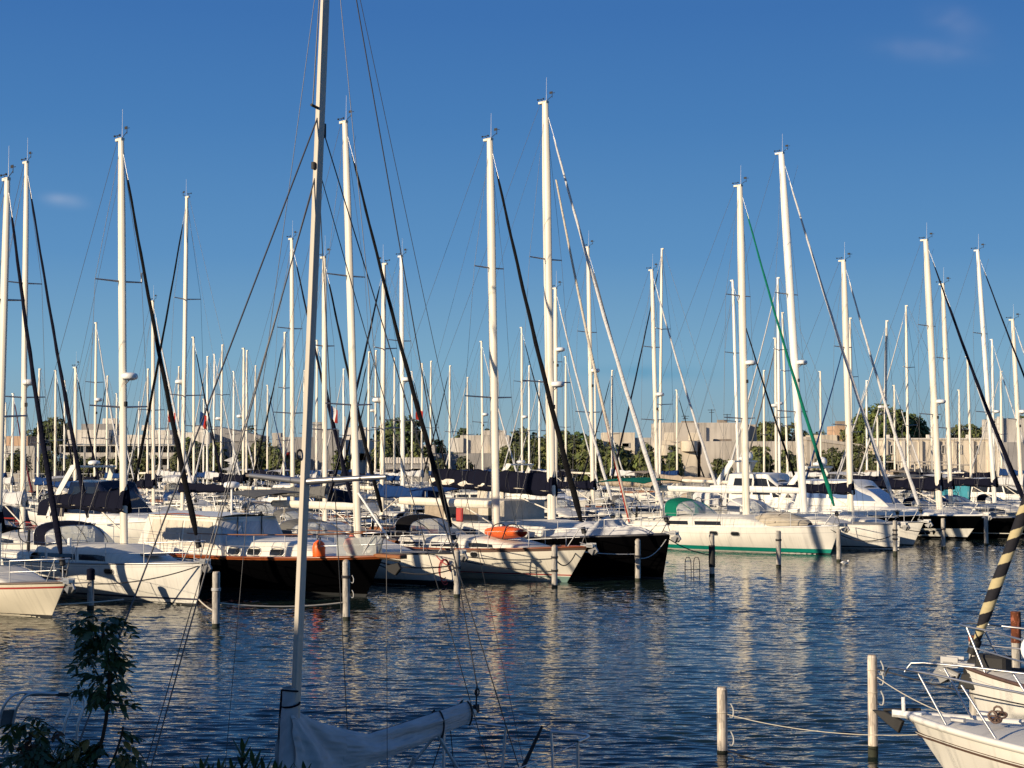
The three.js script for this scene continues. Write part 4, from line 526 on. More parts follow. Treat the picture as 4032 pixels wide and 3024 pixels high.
// ---------------------------------------------------------------- boats of the near row
{ // white motorboat, bow only in view
  const L = 9.2, h = hullForm({ L, B: 3.1, fb: 1.16, fm: 1.0, fs: .95, rb: .95, tw: .88, full: .3, flare: .55, pointy: 2.3, um: .3 }), [hx, hz] = HEAD(222), c = L / 2;
  const t = thing('motorboat', 'white motorboat with dark rub rail and steel bow rail, by the tall pale pile', 'motorboat', [5.08 - hx * c, 0, -21.5 - hz * c], Math.atan2(-hz, hx));
  const hm = mesh('hull', hullGeo(h, 44, 14), M.white, t); mesh('underbody', bandGeo(h, u => -h.dr(u) + .01, .06, .008), M.antidark, hm);
  mesh('rub_rail', bandGeo(h, u => h.sheer(u) - .25, u => h.sheer(u) - .19, .026, 0, 1, 40), M.brownline, hm); mesh('rail_insert', bandGeo(h, u => h.sheer(u) - .215, u => h.sheer(u) - .20, .032, 0, 1, 40), M.white, hm); mesh('gunwale', railGeo(h, .05, -.01, 30), M.white, hm);
  mesh('deck', deckGeo(h, 34, .02), M.deck, t);
  const cab = cabin(t, h, { x0: -1.6, x1: 3.0, hh: .30, wf: .64, front: .6, mat: M.white, name: 'foredeck_cabin' });
  mesh('deck_seam', pipe([-.7, -.5, -.2, .2, .5, .7].map(k => [1.7 - .2 * k * k, cab.pt(1.7, 1 - Math.abs(k), k < 0 ? -1 : 1)[1] + .004, k * cab.wAt(1.7)]), .012, 5, 4), M.greylight, cab.mesh);
  for (const s of [1, -1]) portLight(hm, h, .79, .50, .36, .09, s, M.plastic);
  const roller = mesh('bow_roller', [cbox(.42, .09, .2, L / 2 - .04, h.fb + .0, 0, .04), cbox(.05, .18, .03, L / 2 + .08, h.fb + .11, .07, .012), cbox(.05, .13, .03, L / 2 + .0, h.fb + .08, -.07, .012)], M.plastic, t);
  mesh('anchor', [bar([L / 2 - .2, h.fb + .08, 0], [L / 2 + .32, h.fb + .02, 0], .022), prism([[0, 0], [.26, .10], [.42, .10], [.22, -.04], [.06, -.14]], .05, .01).translate(L / 2 + .05, h.fb - .10, -.02)], M.dark, roller);
  mesh('cleat', [[3.7, .35], [3.7, -.35]].map(q => cbox(.2, .06, .05, q[0], h.fb + .06, q[1], .015)), M.steel, t);
  mesh('hatch', [cbox(.5, .05, .5, 2.4, cab.deckTop(2.4) + .01, 0, .015)], M.plastic, t);
  mesh('chain_heap', [0, 1, 2, 3, 4, 5].map(i => new THREE.TorusGeometry(.06, .014, 5, 10).rotateX(1.2 + i).translate(3.3 + .05 * (i % 3), h.fb + .07 + .015 * i, -.12 + .05 * i)), M.brownline, t);
  const P = (u, s, y, inn = .1) => [h.xAt(u, h.sheer(u)), h.sheer(u) + y, s * Math.max(0, h.half(u) - inn)], R = .016;
  mesh('bow_rail', [pipe([P(.36, 1, .62), P(.6, 1, .64), P(.82, 1, .62), [L / 2 - .35, h.fb + .62, .42], [L / 2 + .12, h.fb + .60, .28], [L / 2 + .16, h.fb + .50, .26]], R, 7, 8), pipe([P(.36, -1, .62), P(.6, -1, .64), P(.82, -1, .62), [L / 2 - .35, h.fb + .62, -.42], [L / 2 + .12, h.fb + .60, -.28], [L / 2 + .16, h.fb + .50, -.26]], R, 7, 8)], M.steel, t);
  for (const s of [1, -1]) for (const [u, b] of [[.93, .28], [.84, .34], [.70, .42], [.55, .45]]) mesh('rail_post', bar(P(u - .01, s, .02), [h.xAt(u, h.sheer(u)) + b, h.sheer(u) + .61, s * Math.max(.25, h.half(u) - .06)], R * .95, R * .95, 7), M.steel, t);
  mesh('windscreen', grid(10, 4, (s, v) => { const a = mix(-1, 1, s); return [-1.4 - .8 * v - .5 * a * a, h.sheer(.3) + .25 + .75 * v, a * 1.2]; }), M.window, t);
}
const stripeTex = dataTex(64, 512, (u, v) => { const k = (v * 9 + u) % 1; return k < mix(.62, .30, Math.pow(v, .5)) ? [.86, .80, .62] : [.09, .09, .14]; });
{
  const striped = std([.62, .62, .62], .85, { map: rep(stripeTex, 2, .26), bumpMap: rep(clothBump, 2, 2), bumpScale: .01 });
  const b = sailboat({ label: 'white sailboat with a navy and cream striped furled jib, anchor on its bow roller', head: 225, bow: [7.15, -24.75], L: 11, B: 3.6, fb: 1.32, fm: 1.1, rb: .5, hull: M.white, mastT: 4.4, top: 14.5, dx: .2, det: 2, rail: M.brownline, railR: .03, sheerStripe: M.greylight, ssY: [.14, .125], rig: { r: .1, spreaders: [[6, 1], [10, .8]] }, jib: { mat: striped, r: .085, sag: .05, y: 1.52, start: .012 }, boom: { cover: M.cNavy } });
  const x = 5.2, y = 1.32; mesh('mooring_chock', [cbox(.5, .22, .26, x - .2, y + .1, .0, .04), ball(.2, x + .1, y - .08, .05, 1.1, 1.2, .7), prism([[0, 0], [.55, -.1], [.62, -.3], [.2, -.28]], .12, .02).translate(x - .3, y - .02, -.1)], M.dark, b.t);
  mesh('life_ring_case', [lathe([[0, -.2], [.17, -.2], [.2, -.15], [.2, .15], [.17, .2], [0, .2]], 16).rotateX(Math.PI / 2).translate(3.75, 1.8, -1.0)], M.plastic, b.t);
}
{ // small sailboat with white sail cover, most of it below the picture
  const b = sailboat({ label: 'small sailboat with a sagging white sail cover on its low boom and a square mast', head: 122.7, mast: [-2.12, -16], mastT: 3.0, L: 7.8, B: 2.5, fb: .82, fm: .66, fs: .66, rb: .5, hull: M.white, top: 10.2, dx: .34, det: 0, cab: { hh: .26, wins: [[-.8, .6]] }, rig: { boxy: true, r: .0265, mat: std([.52, .48, .42], .5, { map: rep(gelTex, .5, .2) }), spreaders: [[4.24, .85, .1]], wireR: .004, chainW: 1.05, sternX: -3.85, sternY: .7 } });
  const xm = b.xm, t = b.t, A = b.mast.at, boomY = d => mix(1.46, 1.60, d / 3.2);
  const boom = mesh('boom', boomGeo([xm - .08, 1.46, 0], [xm - 3.14, 1.62, 0], .05, .045), M.mastgrey, t);
  const top = d => d < 1.2 ? mix(2.13, 1.66, Math.pow(d / 1.2, .62)) : mix(1.66, 1.77, Math.pow((d - 1.2) / 1.9, 1.2)), bot = d => boomY(d) - (d < 2.2 ? mix(.22, .12, d / 2.2) : mix(.11, .045, clamp(d - 2.2)));
  const cov = k => grid(70, 28, (s, v) => { const d = mix(-.08, 3.02, s), dd = Math.max(0, d), y = mix(bot(dd), top(dd), v), w = mix(.115, .07, clamp(d / 3.1)) * Math.pow(Math.sin(Math.PI * mix(.10, .995, v)), .55);
    const a = Math.atan2(d + .22, 2.3 - y), fold = Math.sin(a * 13 + .6) * .055 * smooth(-.05, .25, d) * smooth(2.1, .5, d) + .034 * Math.sin(d * 3.3 + v * 9) * smooth(.6, 1.4, d) * smooth(3.0, 2.1, d) + .016 * Math.sin(a * 37) * smooth(1.5, .25, d); return [xm - d, y, k * (w + fold * Math.sin(Math.PI * v))]; }, (s, v) => [s * 3.2, v]);
  const sc = mesh('sail_cover', [cov(1), cov(-1)], cloth([.60, .60, .60]), boom);
  mesh('mast_collar', grid(12, 18, (s, v) => { const a = v * 6.2832, y = mix(1.25, 2.27, s), k = mix(.135, .066, Math.pow(s, .5)) * (1 + .06 * Math.sin(a * 5 + y * 9)); return [xm + .02 + Math.cos(a) * k * 1.15, y, Math.sin(a) * k]; }), cloth([.56, .56, .56]), sc);
  mesh('cover_tie', [new THREE.TorusGeometry(.092, .010, 6, 20).rotateX(Math.PI / 2).rotateZ(-.22).translate(xm + .01, 2.11, 0), new THREE.TorusGeometry(.078, .009, 6, 20).rotateX(Math.PI / 2).rotateZ(.15).translate(xm + .02, 2.24, 0)], M.cNavy, sc);
  mesh('cover_zip', pipe([[xm + .03, 2.24, .085], [xm + .04, 1.9, .105], [xm + .03, 1.5, .13], [xm + .02, 1.2, .14]], .015, 5, 4), M.cNavy, sc);
  for (const d of [2.42, 2.96]) mesh('cover_strap', [1, -1].map(k => pipe([0, .12, .3, .5, .7, .88, 1].map(v => { const y = mix(bot(d) - .02, top(d) + .012, v), w = .085 * Math.pow(Math.sin(Math.PI * mix(.1, .98, v)), .5); return [xm - d, y, k * (w + .01)]; }), .011, 5, 3)), M.dark, sc);
  mesh('boom_end_block', [cbox(.08, .09, .05, xm - 3.18, 1.66, 0, .01), new THREE.TorusGeometry(.04, .009, 5, 12).translate(xm - 3.2, 1.84, 0), bar([xm - 3.18, 1.68, 0], [xm - 3.2, 1.92, 0], .010)], M.dark, boom);
  mesh('topping_lift', bar([xm - 3.2, 1.9, 0], [A(10.15)[0] - .08, 10.15, A(10.15)[2]], .007, .006, 5), M.wire, boom);
  mesh('boom_crutch', [bar([xm - 2.45, 1.5, .03], [xm - 2.75, .72, -.32], .02), bar([xm - 2.4, 1.48, 0], [xm - 1.85, .7, .42], .018), bar([xm - 2.0, 1.3, 0], [xm - 1.95, .7, .25], .018)], M.alu, t);
  mesh('mainsheet', [bar([xm - 2.6, 1.5, .02], [xm - 2.3, .8, .1], .006), bar([xm - 2.65, 1.5, -.02], [xm - 2.65, .8, -.1], .006)], M.ropeD, boom);
  mesh('flag_staff', bar([-3.7, .6, .1], [-3.95, 1.32, -.15], .035, .016, 8), M.dark, t);
  const S = (name, a, y, r = .006) => mesh(name, bar(a, A(y), r, r, 5), M.wire, t);
  S('forestay', [3.75, .86, 0], 7.85, .008); S('babystay', [xm + 2.1, .9, .1], 7.3, .007); S('lower_shroud', [xm + 1.3, .78, .95], 7.25, .005); S('running_backstay', [xm - 2.2, .75, 1.0], 7.3, .005); S('running_backstay', [xm - 2.2, .75, -1.0], 7.3, .005);
  mesh('upper_stay', [bar([A(7.85)[0] + .12, 7.87, A(7.85)[2]], [A(10.1)[0] + .05, 10.1, A(10.1)[2]], .006), bar(A(7.75), [xm - 2.9, .72, -.9], .006)], M.wire, t);
  mesh('stay_bracket', [bar([A(7.85)[0] - .05, 7.85, A(7.85)[2]], [A(7.85)[0] + .14, 7.88, A(7.85)[2]], .014), cbox(.05, .07, .05, A(7.3)[0] + .05, 7.3, A(7.3)[2] + .01, .012), cbox(.06, .14, .05, A(7.72)[0] - .05, 7.66, A(7.7)[2], .012)], M.dark, b.mast.mesh);
  mesh('mast_ring', new THREE.TorusGeometry(.045, .011, 5, 12).translate(A(4.55)[0] + .06, 4.5, A(4.5)[2] + .03), M.dark, b.mast.mesh);
}
{ // neighbour whose bow rail shows beside the shrub
  const L = 7.4, h = hullForm({ L, B: 2.6, fb: .95, fm: .8, fs: .8, rb: .6 }), [hx, hz] = HEAD(-27), c = L / 2;
  const t = thing('small_cruiser', 'small white boat with a tall steel bow rail, half hidden by the shrub', 'boat', [-4.72 - hx * c, 0, -18.9 - hz * c], Math.atan2(-hz, hx));
  mesh('hull', hullGeo(h, 24, 8), M.white, t); mesh('deck', deckGeo(h), M.deck, t); mesh('toe_rail', railGeo(h, .035), M.alu, t); cabin(t, h, { x0: -2.2, x1: 1.6, hh: .35, mat: M.white, wins: [[-1.5, 0]] });
  t.updateMatrixWorld(true); const W = (x, y, z) => t.worldToLocal(V(x, y, z)).toArray(), r = .017;
  for (const q of [0, .13]) mesh('bow_rail', pipe([[-5.78, .95, -18.4], [-5.72, 1.15, -18.4], [-5.70, 1.32, -18.4], [-5.66, 1.52, -18.4], [-5.60, 1.74, -18.4], [-5.50, 1.85, -18.45], [-5.3, 1.84, -18.6], [-5.08, 1.79, -18.8], [-5.0, 1.76, -18.85], [-4.98, 1.68, -18.85], [-5.04, 1.45, -18.8], [-5.05, .95, -18.8]].map(p => W(p[0] + q, p[1] - q * .1, p[2] - q * .6)), r, 7, 6), M.steel, t);
  mesh('rail_pad', bar(W(-5.42, 1.84, -18.55), W(-5.0, 1.80, -18.8), .022), M.dark, t);
mesh('rail_canvas', grid(3, 3, (s, v) => W(mix(-5.665, -5.53, s) + .06 * (v - .3), mix(1.50, 1.68, v), -18.42 - .08 * s)), M.cGrey, t); mesh('deck_box', cbox(.7, .25, .5, 1.2, 1.2, .2, .04), M.grey, t);
  
}
// ---------------------------------------------------------------- shrubs by the near quay
function leafGeo(pairs, len, lw, droop, s0) {
  const g = []; let sd = s0; const rn = () => (sd = (sd * 16807) % 2147483647) / 2147483647;
  const leaflet = (p, dir, l, w, tilt) => { const d = dir.clone().normalize(), side = V(0, 1, 0).cross(d).normalize(), up = d.clone().cross(side); return grid(4, 2, (s, v) => { const ww = w * Math.pow(Math.sin(Math.PI * Math.min(.985, s * .93 + .05)), .7) * (v - .5) * 2, q = p.clone().addScaledVector(d, l * s).addScaledVector(side, ww).addScaledVector(up, (Math.abs(v - .5) * .35 * w * 2 + tilt * ww) - l * .25 * s * s); return [q.x, q.y, q.z]; }, (s, v) => [s, v]); };
  const P = s => V(len * s, -droop * len * s * s, 0);
  g.push(pipe([0, .33, .66, 1].map(s => P(s).toArray()), .0022, 4, 2));
  for (let i = 0; i < pairs; i++) { const s = mix(.18, .95, i / Math.max(1, pairs - 1)); for (const k of [1, -1]) g.push(leaflet(P(s), V(.55 + rn() * .3, -.2 - .5 * rn(), k), lw * (2.2 + .6 * rn()), lw * (.5 + .12 * rn()), (rn() - .5) * .8)); }
  g.push(leaflet(P(1), V(1, -droop, (rn() - .5) * .5), lw * 2.6, lw * .55, 0)); return join(g);
}
reseed(404);
const leafTex = dataTex(64, 64, (u, v) => { const n = fbm(u, v, 5, 4, 13), rib = Math.abs(v - .5) < .04 ? .12 : 0; const c = .72 + .35 * n + rib; return [c, c, c * .9]; });
const leafMats = [[.055, .098, .022], [.036, .080, .026], [.075, .105, .020], [.040, .086, .030]].map(c => phys(c, .55, { map: leafTex, transmission: .25, thickness: 0 })), leafYellow = phys([.26, .16, .02], .6, { map: leafTex, transmission: .25, thickness: 0 }), leafBrown = phys([.09, .035, .018], .8, { map: leafTex });
const twig = std([.075, .045, .03], .9, { map: rep(barkTex, 3, 3) });
const leaves = [leafGeo(4, .11, .024, .5, 11), leafGeo(5, .13, .023, .9, 23), leafGeo(3, .085, .026, .3, 37), leafGeo(2, .06, .032, .5, 71)];
{
  const t = thing('pistachio_shrub', 'leafy shrub with small paired leaflets, a few turned yellow, rising before the small cruiser', 'shrub', [-1.78, 1.2, -7.0]);
  const put = (x, y, z, yaw, pitch, mat, gi, sc = 1) => { const m = mesh('leaf', leaves[gi], mat, t); m.position.set(x, y, z); m.rotation.set(rr(-.5, .5), yaw, pitch, 'YXZ'); m.scale.setScalar(sc); };
  const stems = [[[0, 0, 0], [.0, 1.0, .02], [.02, 1.75, 0], [.03, 2.0, .0], [.07, 2.14, 0], [.085, 2.28, .0], [.09, 2.40, .0], [.06, 2.55, 0]], [[.02, 1.9, 0], [.10, 2.0, .02], [.14, 2.1, .02], [.15, 2.16, 0]], [[0, 1.2, 0], [-.12, 1.7, .03], [-.22, 1.95, .05], [-.25, 2.05, .04]], [[0, 1.0, 0], [-.06, 1.7, -.05], [-.08, 1.98, -.05]], [[0, .9, .05], [-.2, 1.6, .1], [-.30, 1.9, .1]]];
  for (const [i, p] of stems.entries()) mesh('stem', pipe(p, i ? .005 : .008, 6, 5), twig, t);
  for (let i = 0; i < 60; i++) { const k = Math.pow(rnd(), .9), y = mix(2.24, 2.64, k), r = mix(.035, .055, Math.sin(k * 3.1)); put(mix(.07, .03, k) + rr(-r, r), y, rr(-r, r), rr(0, 6.28), rr(-.5, .7), pick(leafMats), pick([0, 1, 2, 2]), rr(.55, .85)); }
  for (let i = 0; i < 8; i++) put(.06 + rr(-.02, .02), rr(2.02, 2.18), rr(-.03, .03), rr(2.4, 4.0), rr(-.2, .5), pick(leafMats), pick([2, 3]), rr(.6, .85));
  for (let i = 0; i < 12; i++) put(.14 + rr(-.03, .02), rr(2.0, 2.15), rr(-.03, .03), rr(-1, 1), rr(-.6, .2), pick([...leafMats, leafYellow]), pick([2, 3]), rr(.5, .8));
  for (let i = 0; i < 190; i++) { const a = rnd(), x = mix(-.31, .0, a), y = mix(1.75, 2.20 - .14 * a, Math.pow(rnd(), .8)); put(x + rr(-.03, .03), y, rr(-.16, .12), rr(0, 6.28), rr(-.7, .4), rnd() < .05 ? leafYellow : rnd() < .06 ? leafBrown : pick(leafMats), pick([0, 1, 2]), rr(.55, .85)); }
  put(.02, 2.11, .02, 3.6, -.2, leafYellow, 3, .9); put(.05, 2.09, .02, 2.9, -.4, leafMats[2], 3, 1.0); for (let i = 0; i < 4; i++) put(.11, 1.94 - .03 * i, .01, rr(0, 6), -1.3, leafBrown, 3, .8);
}
{
  const t = thing('oleander_shrub', 'dark green shrub with upright lance-shaped leaves, only its tips above the quay edge', 'shrub', [-1.05, 1.2, -6.5]);
  const lg = grid(5, 2, (s, v) => [(v - .5) * .022 * Math.sin(Math.PI * Math.min(.98, s * .95 + .04)), s * .085, .02 * s * s + Math.abs(v - .5) * .006], (s, v) => [s, v]);
  const tips = [[.0, 2.14], [.045, 2.09], [-.04, 2.06], [.09, 2.06], [.13, 2.04], [-.09, 2.06], [-.16, 2.06], [.03, 2.02], [.17, 2.03], [-.13, 2.03], [-.22, 2.03], [.24, 2.04]];
  mesh('stem', tips.map(([x, y]) => pipe([[x * .3, 0, 0], [x * .6, 1.2, 0], [x, y - .02, 0]], .006, 5, 5)), twig, t);
  for (const [x, y] of tips) for (let i = 0; i < 16; i++) { const m = mesh('leaf', lg, pick(leafMats), t); m.position.set(x + rr(-.006, .006), y - .012 * i + rr(-.01, .01), rr(-.006, .006)); m.rotation.set(mix(.15, .95, i / 16), i * 2.4 + rr(-.3, .3), 0, 'YXZ'); m.scale.setScalar(rr(.7, 1.05)); }
}
// apartment block beside the near quay, outside the picture: it shades the near boats
{
  structure('side_quay', cbox(46, 2.2, 30, -46, .1, -25.2, .06), concrete, 'quay below the apartment block');
  const t = thing('apartment_block', 'apartment block beside the near quay', 'building', [-20.6, 1.2, 4.2], -.925), w = std([.62, .57, .50], .9, { map: rep(stuccoTex, .2, .2) });
  mesh('wall', cbox(42, 7.7, 10, 0, 3.85, 0, .05), w, t); mesh('roof', cbox(42.4, .3, 10.4, 0, 7.85, 0, .05), concrete, t);
  for (let f = 0; f < 2; f++) for (let i = -6; i <= 6; i++) { const q = mesh('window', cbox(1.3, 1.4, .1, i * 3.1, 1.6 + f * 3, -5.0, .02), M.window, t); mesh('sill', cbox(1.5, .08, .2, i * 3.1, .85 + f * 3, -5.08, .02), concrete, q); }
}
// small flags on the rigging of the boats behind
function flag(x, y, z, label, cols) { const t = thing('flag', label, 'flag', [x, y, z], -.5); const n = cols.length; cols.forEach((m, i) => mesh('stripe', grid(4, 3, (s, v) => { const u = (i + s) / n; return [u * .42 + .02 * Math.sin(v * 5), -v * .62 - u * .18 + .05 * Math.sin(u * 6), .05 * Math.sin(u * 7 + v * 3)]; }), m, t)); mesh('halyard', bar([0, .9, 0], [0, -1.6, 0], .008, .008, 4), M.wire, t); }
flag(-15.8, 6.6, -76.2, 'red and white flag on a halyard behind the white sloop', [M.cRed, M.cWhite, M.cRed]);
flag(-14.6, 6.5, -77.5, 'small blue and red flag beside the tall mast behind the sloop', [M.cBlue, M.cRed]);
flag(-8.6, 6.8, -78.5, 'blue, white and red flag flying behind the square mast', [M.cBlue, M.cWhite, M.cRed]);
flag(-4.9, 6.9, -84.6, 'small red flag on a halyard between the rows of masts', [M.cRed]);
// ---------------------------------------------------------------- the far shore: buildings and trees
const plaster = c => std(c, .92, { map: rep(stuccoTex, .12, .12) });
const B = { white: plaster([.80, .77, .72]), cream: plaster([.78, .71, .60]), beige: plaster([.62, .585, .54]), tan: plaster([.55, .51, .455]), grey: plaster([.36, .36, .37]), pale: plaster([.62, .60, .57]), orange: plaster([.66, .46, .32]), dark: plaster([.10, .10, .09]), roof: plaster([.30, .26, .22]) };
const G0 = .95;
function building(name, label, x, z, w, d, turn = 0) { const t = thing(name, label, 'building', [x, G0, z], turn); return { t, w, d, wall: (mat, w2, h, d2, px = 0, py = 0, pz = 0, n = 'wall') => mesh(n, cbox(w2, h, d2, px, py + h / 2, pz, .04), mat, t),
  win: (x0, y0, ww, hh, zf, mat = M.window) => { const f = mesh('window', [cbox(ww + .2, .1, .16, x0, y0 - .05, zf + .03, .01), cbox(ww + .2, .1, .16, x0, y0 + hh + .05, zf + .03, .01), cbox(.1, hh, .16, x0 - ww / 2 - .05, y0 + hh / 2, zf + .03, .01), cbox(.1, hh, .16, x0 + ww / 2 + .05, y0 + hh / 2, zf + .03, .01)], B.pale, t); mesh('pane', box(ww, hh, .04, x0, y0 + hh / 2, zf - .02), mat, f); } }; }
{ // terraced apartment house with deep loggias
  const b = building('terraced_apartments', 'long white terraced apartment house with deep dark loggias and stepped penthouses', -46.5, -209, 17.5, 12);
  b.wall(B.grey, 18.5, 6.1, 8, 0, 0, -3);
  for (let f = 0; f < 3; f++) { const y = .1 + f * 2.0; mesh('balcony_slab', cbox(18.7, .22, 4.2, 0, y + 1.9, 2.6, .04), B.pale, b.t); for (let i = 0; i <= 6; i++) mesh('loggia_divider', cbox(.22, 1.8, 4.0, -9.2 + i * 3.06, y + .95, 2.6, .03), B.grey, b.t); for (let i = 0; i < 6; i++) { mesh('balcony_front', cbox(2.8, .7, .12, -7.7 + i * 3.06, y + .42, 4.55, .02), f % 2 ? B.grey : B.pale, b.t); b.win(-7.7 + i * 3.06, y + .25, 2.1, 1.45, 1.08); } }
  b.wall(B.white, 5.2, 2.3, 6, -6.2, 6.2, 0, 'penthouse'); b.wall(B.white, 6.0, 1.5, 6, 1.4, 6.2, .5, 'penthouse'); b.wall(B.white, 3.6, 1.9, 5, 7.0, 6.2, 0, 'penthouse'); b.wall(B.grey, 4.0, 1.0, 4, -5.6, 8.5, -1, 'stair_head'); b.wall(B.white, 2.2, 1.5, 2.4, -2.3, 6.2, 1, 'stair_head'); b.wall(B.white, 2.6, .8, 2.4, 2.4, 7.7, .4, 'stair_head'); b.wall(B.white, 1.5, 1.2, 1.8, 7.4, 8.1, .4, 'chimney'); b.wall(B.white, 1.6, .9, 1.6, -4.3, 9.5, -.5, 'chimney'); b.wall(B.white, 1.2, .9, 1.3, .6, 8.4, .4, 'chimney'); b.t.scale.y = .78;
}
{ const b = building('low_house', 'low pinkish house beside the terraced apartments', -62.5, -205, 8, 8); b.wall(B.pale, 9, 4.6, 7); b.wall(B.orange, 5, 1.2, 6, 1, 4.6, 0, 'upper_wall'); b.win(-2, 1.4, 1.2, 1.5, 3.5); b.win(1.5, 1.4, 1.2, 1.5, 3.5); }
{ const b = building('grey_roof_house', 'house with a sloping grey roof among the trees', -34.5, -212, 7, 8); b.wall(B.grey, 5.6, 5.2, 7); mesh('roof', prism([[-2.9, 0], [2.9, 0], [2.9, .7], [-2.9, 1.9]], 7.4).translate(0, 5.2, -3.7), B.grey, b.t); b.win(0, 2.2, 1.3, 1.4, 3.5); }
{ const b = building('tall_grey_house', 'tall blank grey house with a chimney tower and one dark recess', -24.8, -205, 9, 9); b.wall(B.grey, 7.4, 6.6, 8); b.wall(B.pale, 1.1, 7.2, 3, -3.9, 0, 1.5, 'pier'); b.wall(B.grey, 1.2, 2.2, 1.4, .8, 6.6, 0, 'chimney'); b.wall(B.grey, 1.8, 1.1, 2, 2.4, 6.6, 0, 'roof_block'); b.win(-2.3, 3.4, 1.2, 1.0, 4.0, M.dark); mesh('awning', prism([[0, 0], [.6, -.4], [.6, -.45], [0, -.08]], 1.3).rotateY(-Math.PI / 2).translate(-1.6, 4.5, 4.05), M.cRed, b.t); mesh('roof_antenna', [bar([-.8, 6.6, 0], [-.8, 8.4, 0], .05), bar([-1.3, 8.3, 0], [-.3, 8.3, 0], .04), bar([-1.2, 8.0, 0], [-.4, 8.0, 0], .04)], M.dark, b.t); b.t.scale.y = .86; }
{ const b = building('white_house', 'small white house beyond the tall grey house', -19.2, -212, 5, 6); b.wall(B.white, 4.2, 5.4, 6); b.wall(B.white, 2.6, 1.6, 4, -.6, 5.4, 0, 'upper_wall'); b.win(.3, 2.8, 1.0, .9, 3.0); }
{ const b = building('harbour_shed', 'low grey shed with a row of white roof fins by the water', -12.5, -197, 6, 4); b.wall(B.grey, 5.9, 2.5, 4); mesh('fascia', cbox(6.2, .7, 4.3, 0, 2.85, 0, .03), B.white, b.t); for (let i = 0; i < 18; i++) mesh('roof_fin', prism([[0, 0], [.7, 0], [.7, .75]], .1).rotateY(-Math.PI / 2).translate(-2.9 + i * .34, 2.5, 1.5), B.white, b.t); b.win(-1.6, 1.0, 1.1, .9, 2.0); b.win(1.2, 1.0, 1.1, .9, 2.0); }
{ const b = building('flat_roofed_villa', 'flat-roofed villa with a lit white upper block and tan roof terrace', -4.0, -210, 14, 9); b.wall(B.grey, 13.6, 4.2, 8); b.wall(B.pale, 1.4, 1.2, 3, -6.3, 4.2, 1.5, 'pier'); b.wall(B.beige, 6.2, 2.6, 5, .6, 4.2, -.5, 'upper_wall'); b.wall(B.white, 1.9, 2.1, 3, -3.0, 4.3, 1.2, 'upper_wall'); b.wall(B.white, 2.5, 1.3, 2, 2.6, 4.2, 2.6, 'upper_wall'); b.wall(B.beige, 3.0, .7, 3, 1.8, 6.8, -.6, 'roof_block'); for (const x of [-4.6, -1.5, 3.2, 5.2]) b.win(x, 1.2, 1.4, 1.4, 4.0); b.t.scale.y = .88; }
{ const b = building('row_house', 'grey row house behind the awning of a moored boat', 6.6, -214, 9, 8); b.wall(B.pale, 8.6, 3.6, 7); b.wall(B.white, 1.6, 1.2, 2, 2.6, 3.6, 1, 'roof_block'); b.win(-2, 1.6, 1.2, 1.4, 3.5); b.win(1.6, 1.6, 1.2, 1.4, 3.5); }
{ const b = building('cream_house', 'distant cream house with a flat roof above the palm', 15.4, -232, 8, 7); b.wall(B.cream, 4.4, 6.6, 6, -.6, 0, 0); b.wall(B.pale, 4.0, 5.9, 5.5, 3.4, 0, -.4, 'side_wing'); b.win(.3, 4.6, .9, .5, 3.0); }
{ // the large blank beige building
  const b = building('large_beige_building', 'large blank beige building with a stepped upper block and rounded lit balconies', 25.6, -212, 20, 14);
  b.wall(B.beige, 11.2, 7.6, 9, -1.6, 0, -2.5); b.wall(B.tan, 2.2, 7.4, 7, 4.6, 0, -3.4, 'side_wing'); b.wall(B.beige, 15.2, 5.2, 5, 5.4, 0, 4.2, 'front_wall'); b.wall(B.cream, 5.2, 5.3, 4, -5.2, 0, 4.6, 'balcony_block');
  for (const [x, y] of [[-6.6, 3.4], [-3.6, 3.9]]) mesh('balcony', lathe([[0, 0], [.9, 0], [1.0, .1], [1.0, 1.3], [.9, 1.35], [.86, .2], [0, .2]], 14, x, y, 6.6), B.cream, b.t);
  b.wall(B.cream, 1.4, 1.0, 1.2, -5.9, 5.3, 6.0, 'parapet'); b.wall(B.cream, 1.4, 1.0, 1.2, -2.9, 5.3, 6.0, 'parapet'); b.win(-5.2, 1.2, 1.6, .9, 6.6, M.window); mesh('planter', cbox(.6, 2.4, .6, -7.0, 1.2, 6.9, .1), B.dark, b.t);
  for (const [x, h] of [[-3.2, 1.0], [.2, 1.8], [2.2, 1.2]]) mesh('roof_antenna', [bar([x, 7.6, -2], [x, 7.6 + h, -2], .05), bar([x - .5, 7.5 + h, -2], [x + .5, 7.5 + h, -2], .035), bar([x - .35, 7.2 + h, -2], [x + .35, 7.2 + h, -2], .035)], M.dark, b.t);
  b.wall(B.roof, 1.6, .25, 1, -3.0, 7.6, -1, 'roof_hatch'); b.wall(B.roof, 1.2, .4, 1, 1.4, 7.6, -1, 'roof_hatch'); b.wall(B.roof, 2.2, .3, 1, .8, 5.2, 4, 'roof_hatch'); mesh('chimney_pipe', bar([-2.1, 5.2, 3.0], [-2.1, 7.4, 3.0], .14), B.grey, b.t);
}
{ const b = building('long_low_building', 'long low grey building with a sloping parapet behind the plumb-bowed yacht', 41.5, -206, 10, 8); mesh('wall', prism([[-5.5, 0], [5.5, 0], [5.5, 3.9], [-5.5, 5.4]], 7).translate(0, 0, -3.5), B.tan, b.t); mesh('parapet', prism([[-5.6, 5.35], [5.6, 3.85], [5.6, 4.2], [-5.6, 5.75]], 7.3).translate(0, 0, -3.65), B.beige, b.t); b.win(-2, 1.2, 1.2, 1.4, 3.5); b.win(2, 1.2, 1.2, 1.2, 3.5); }
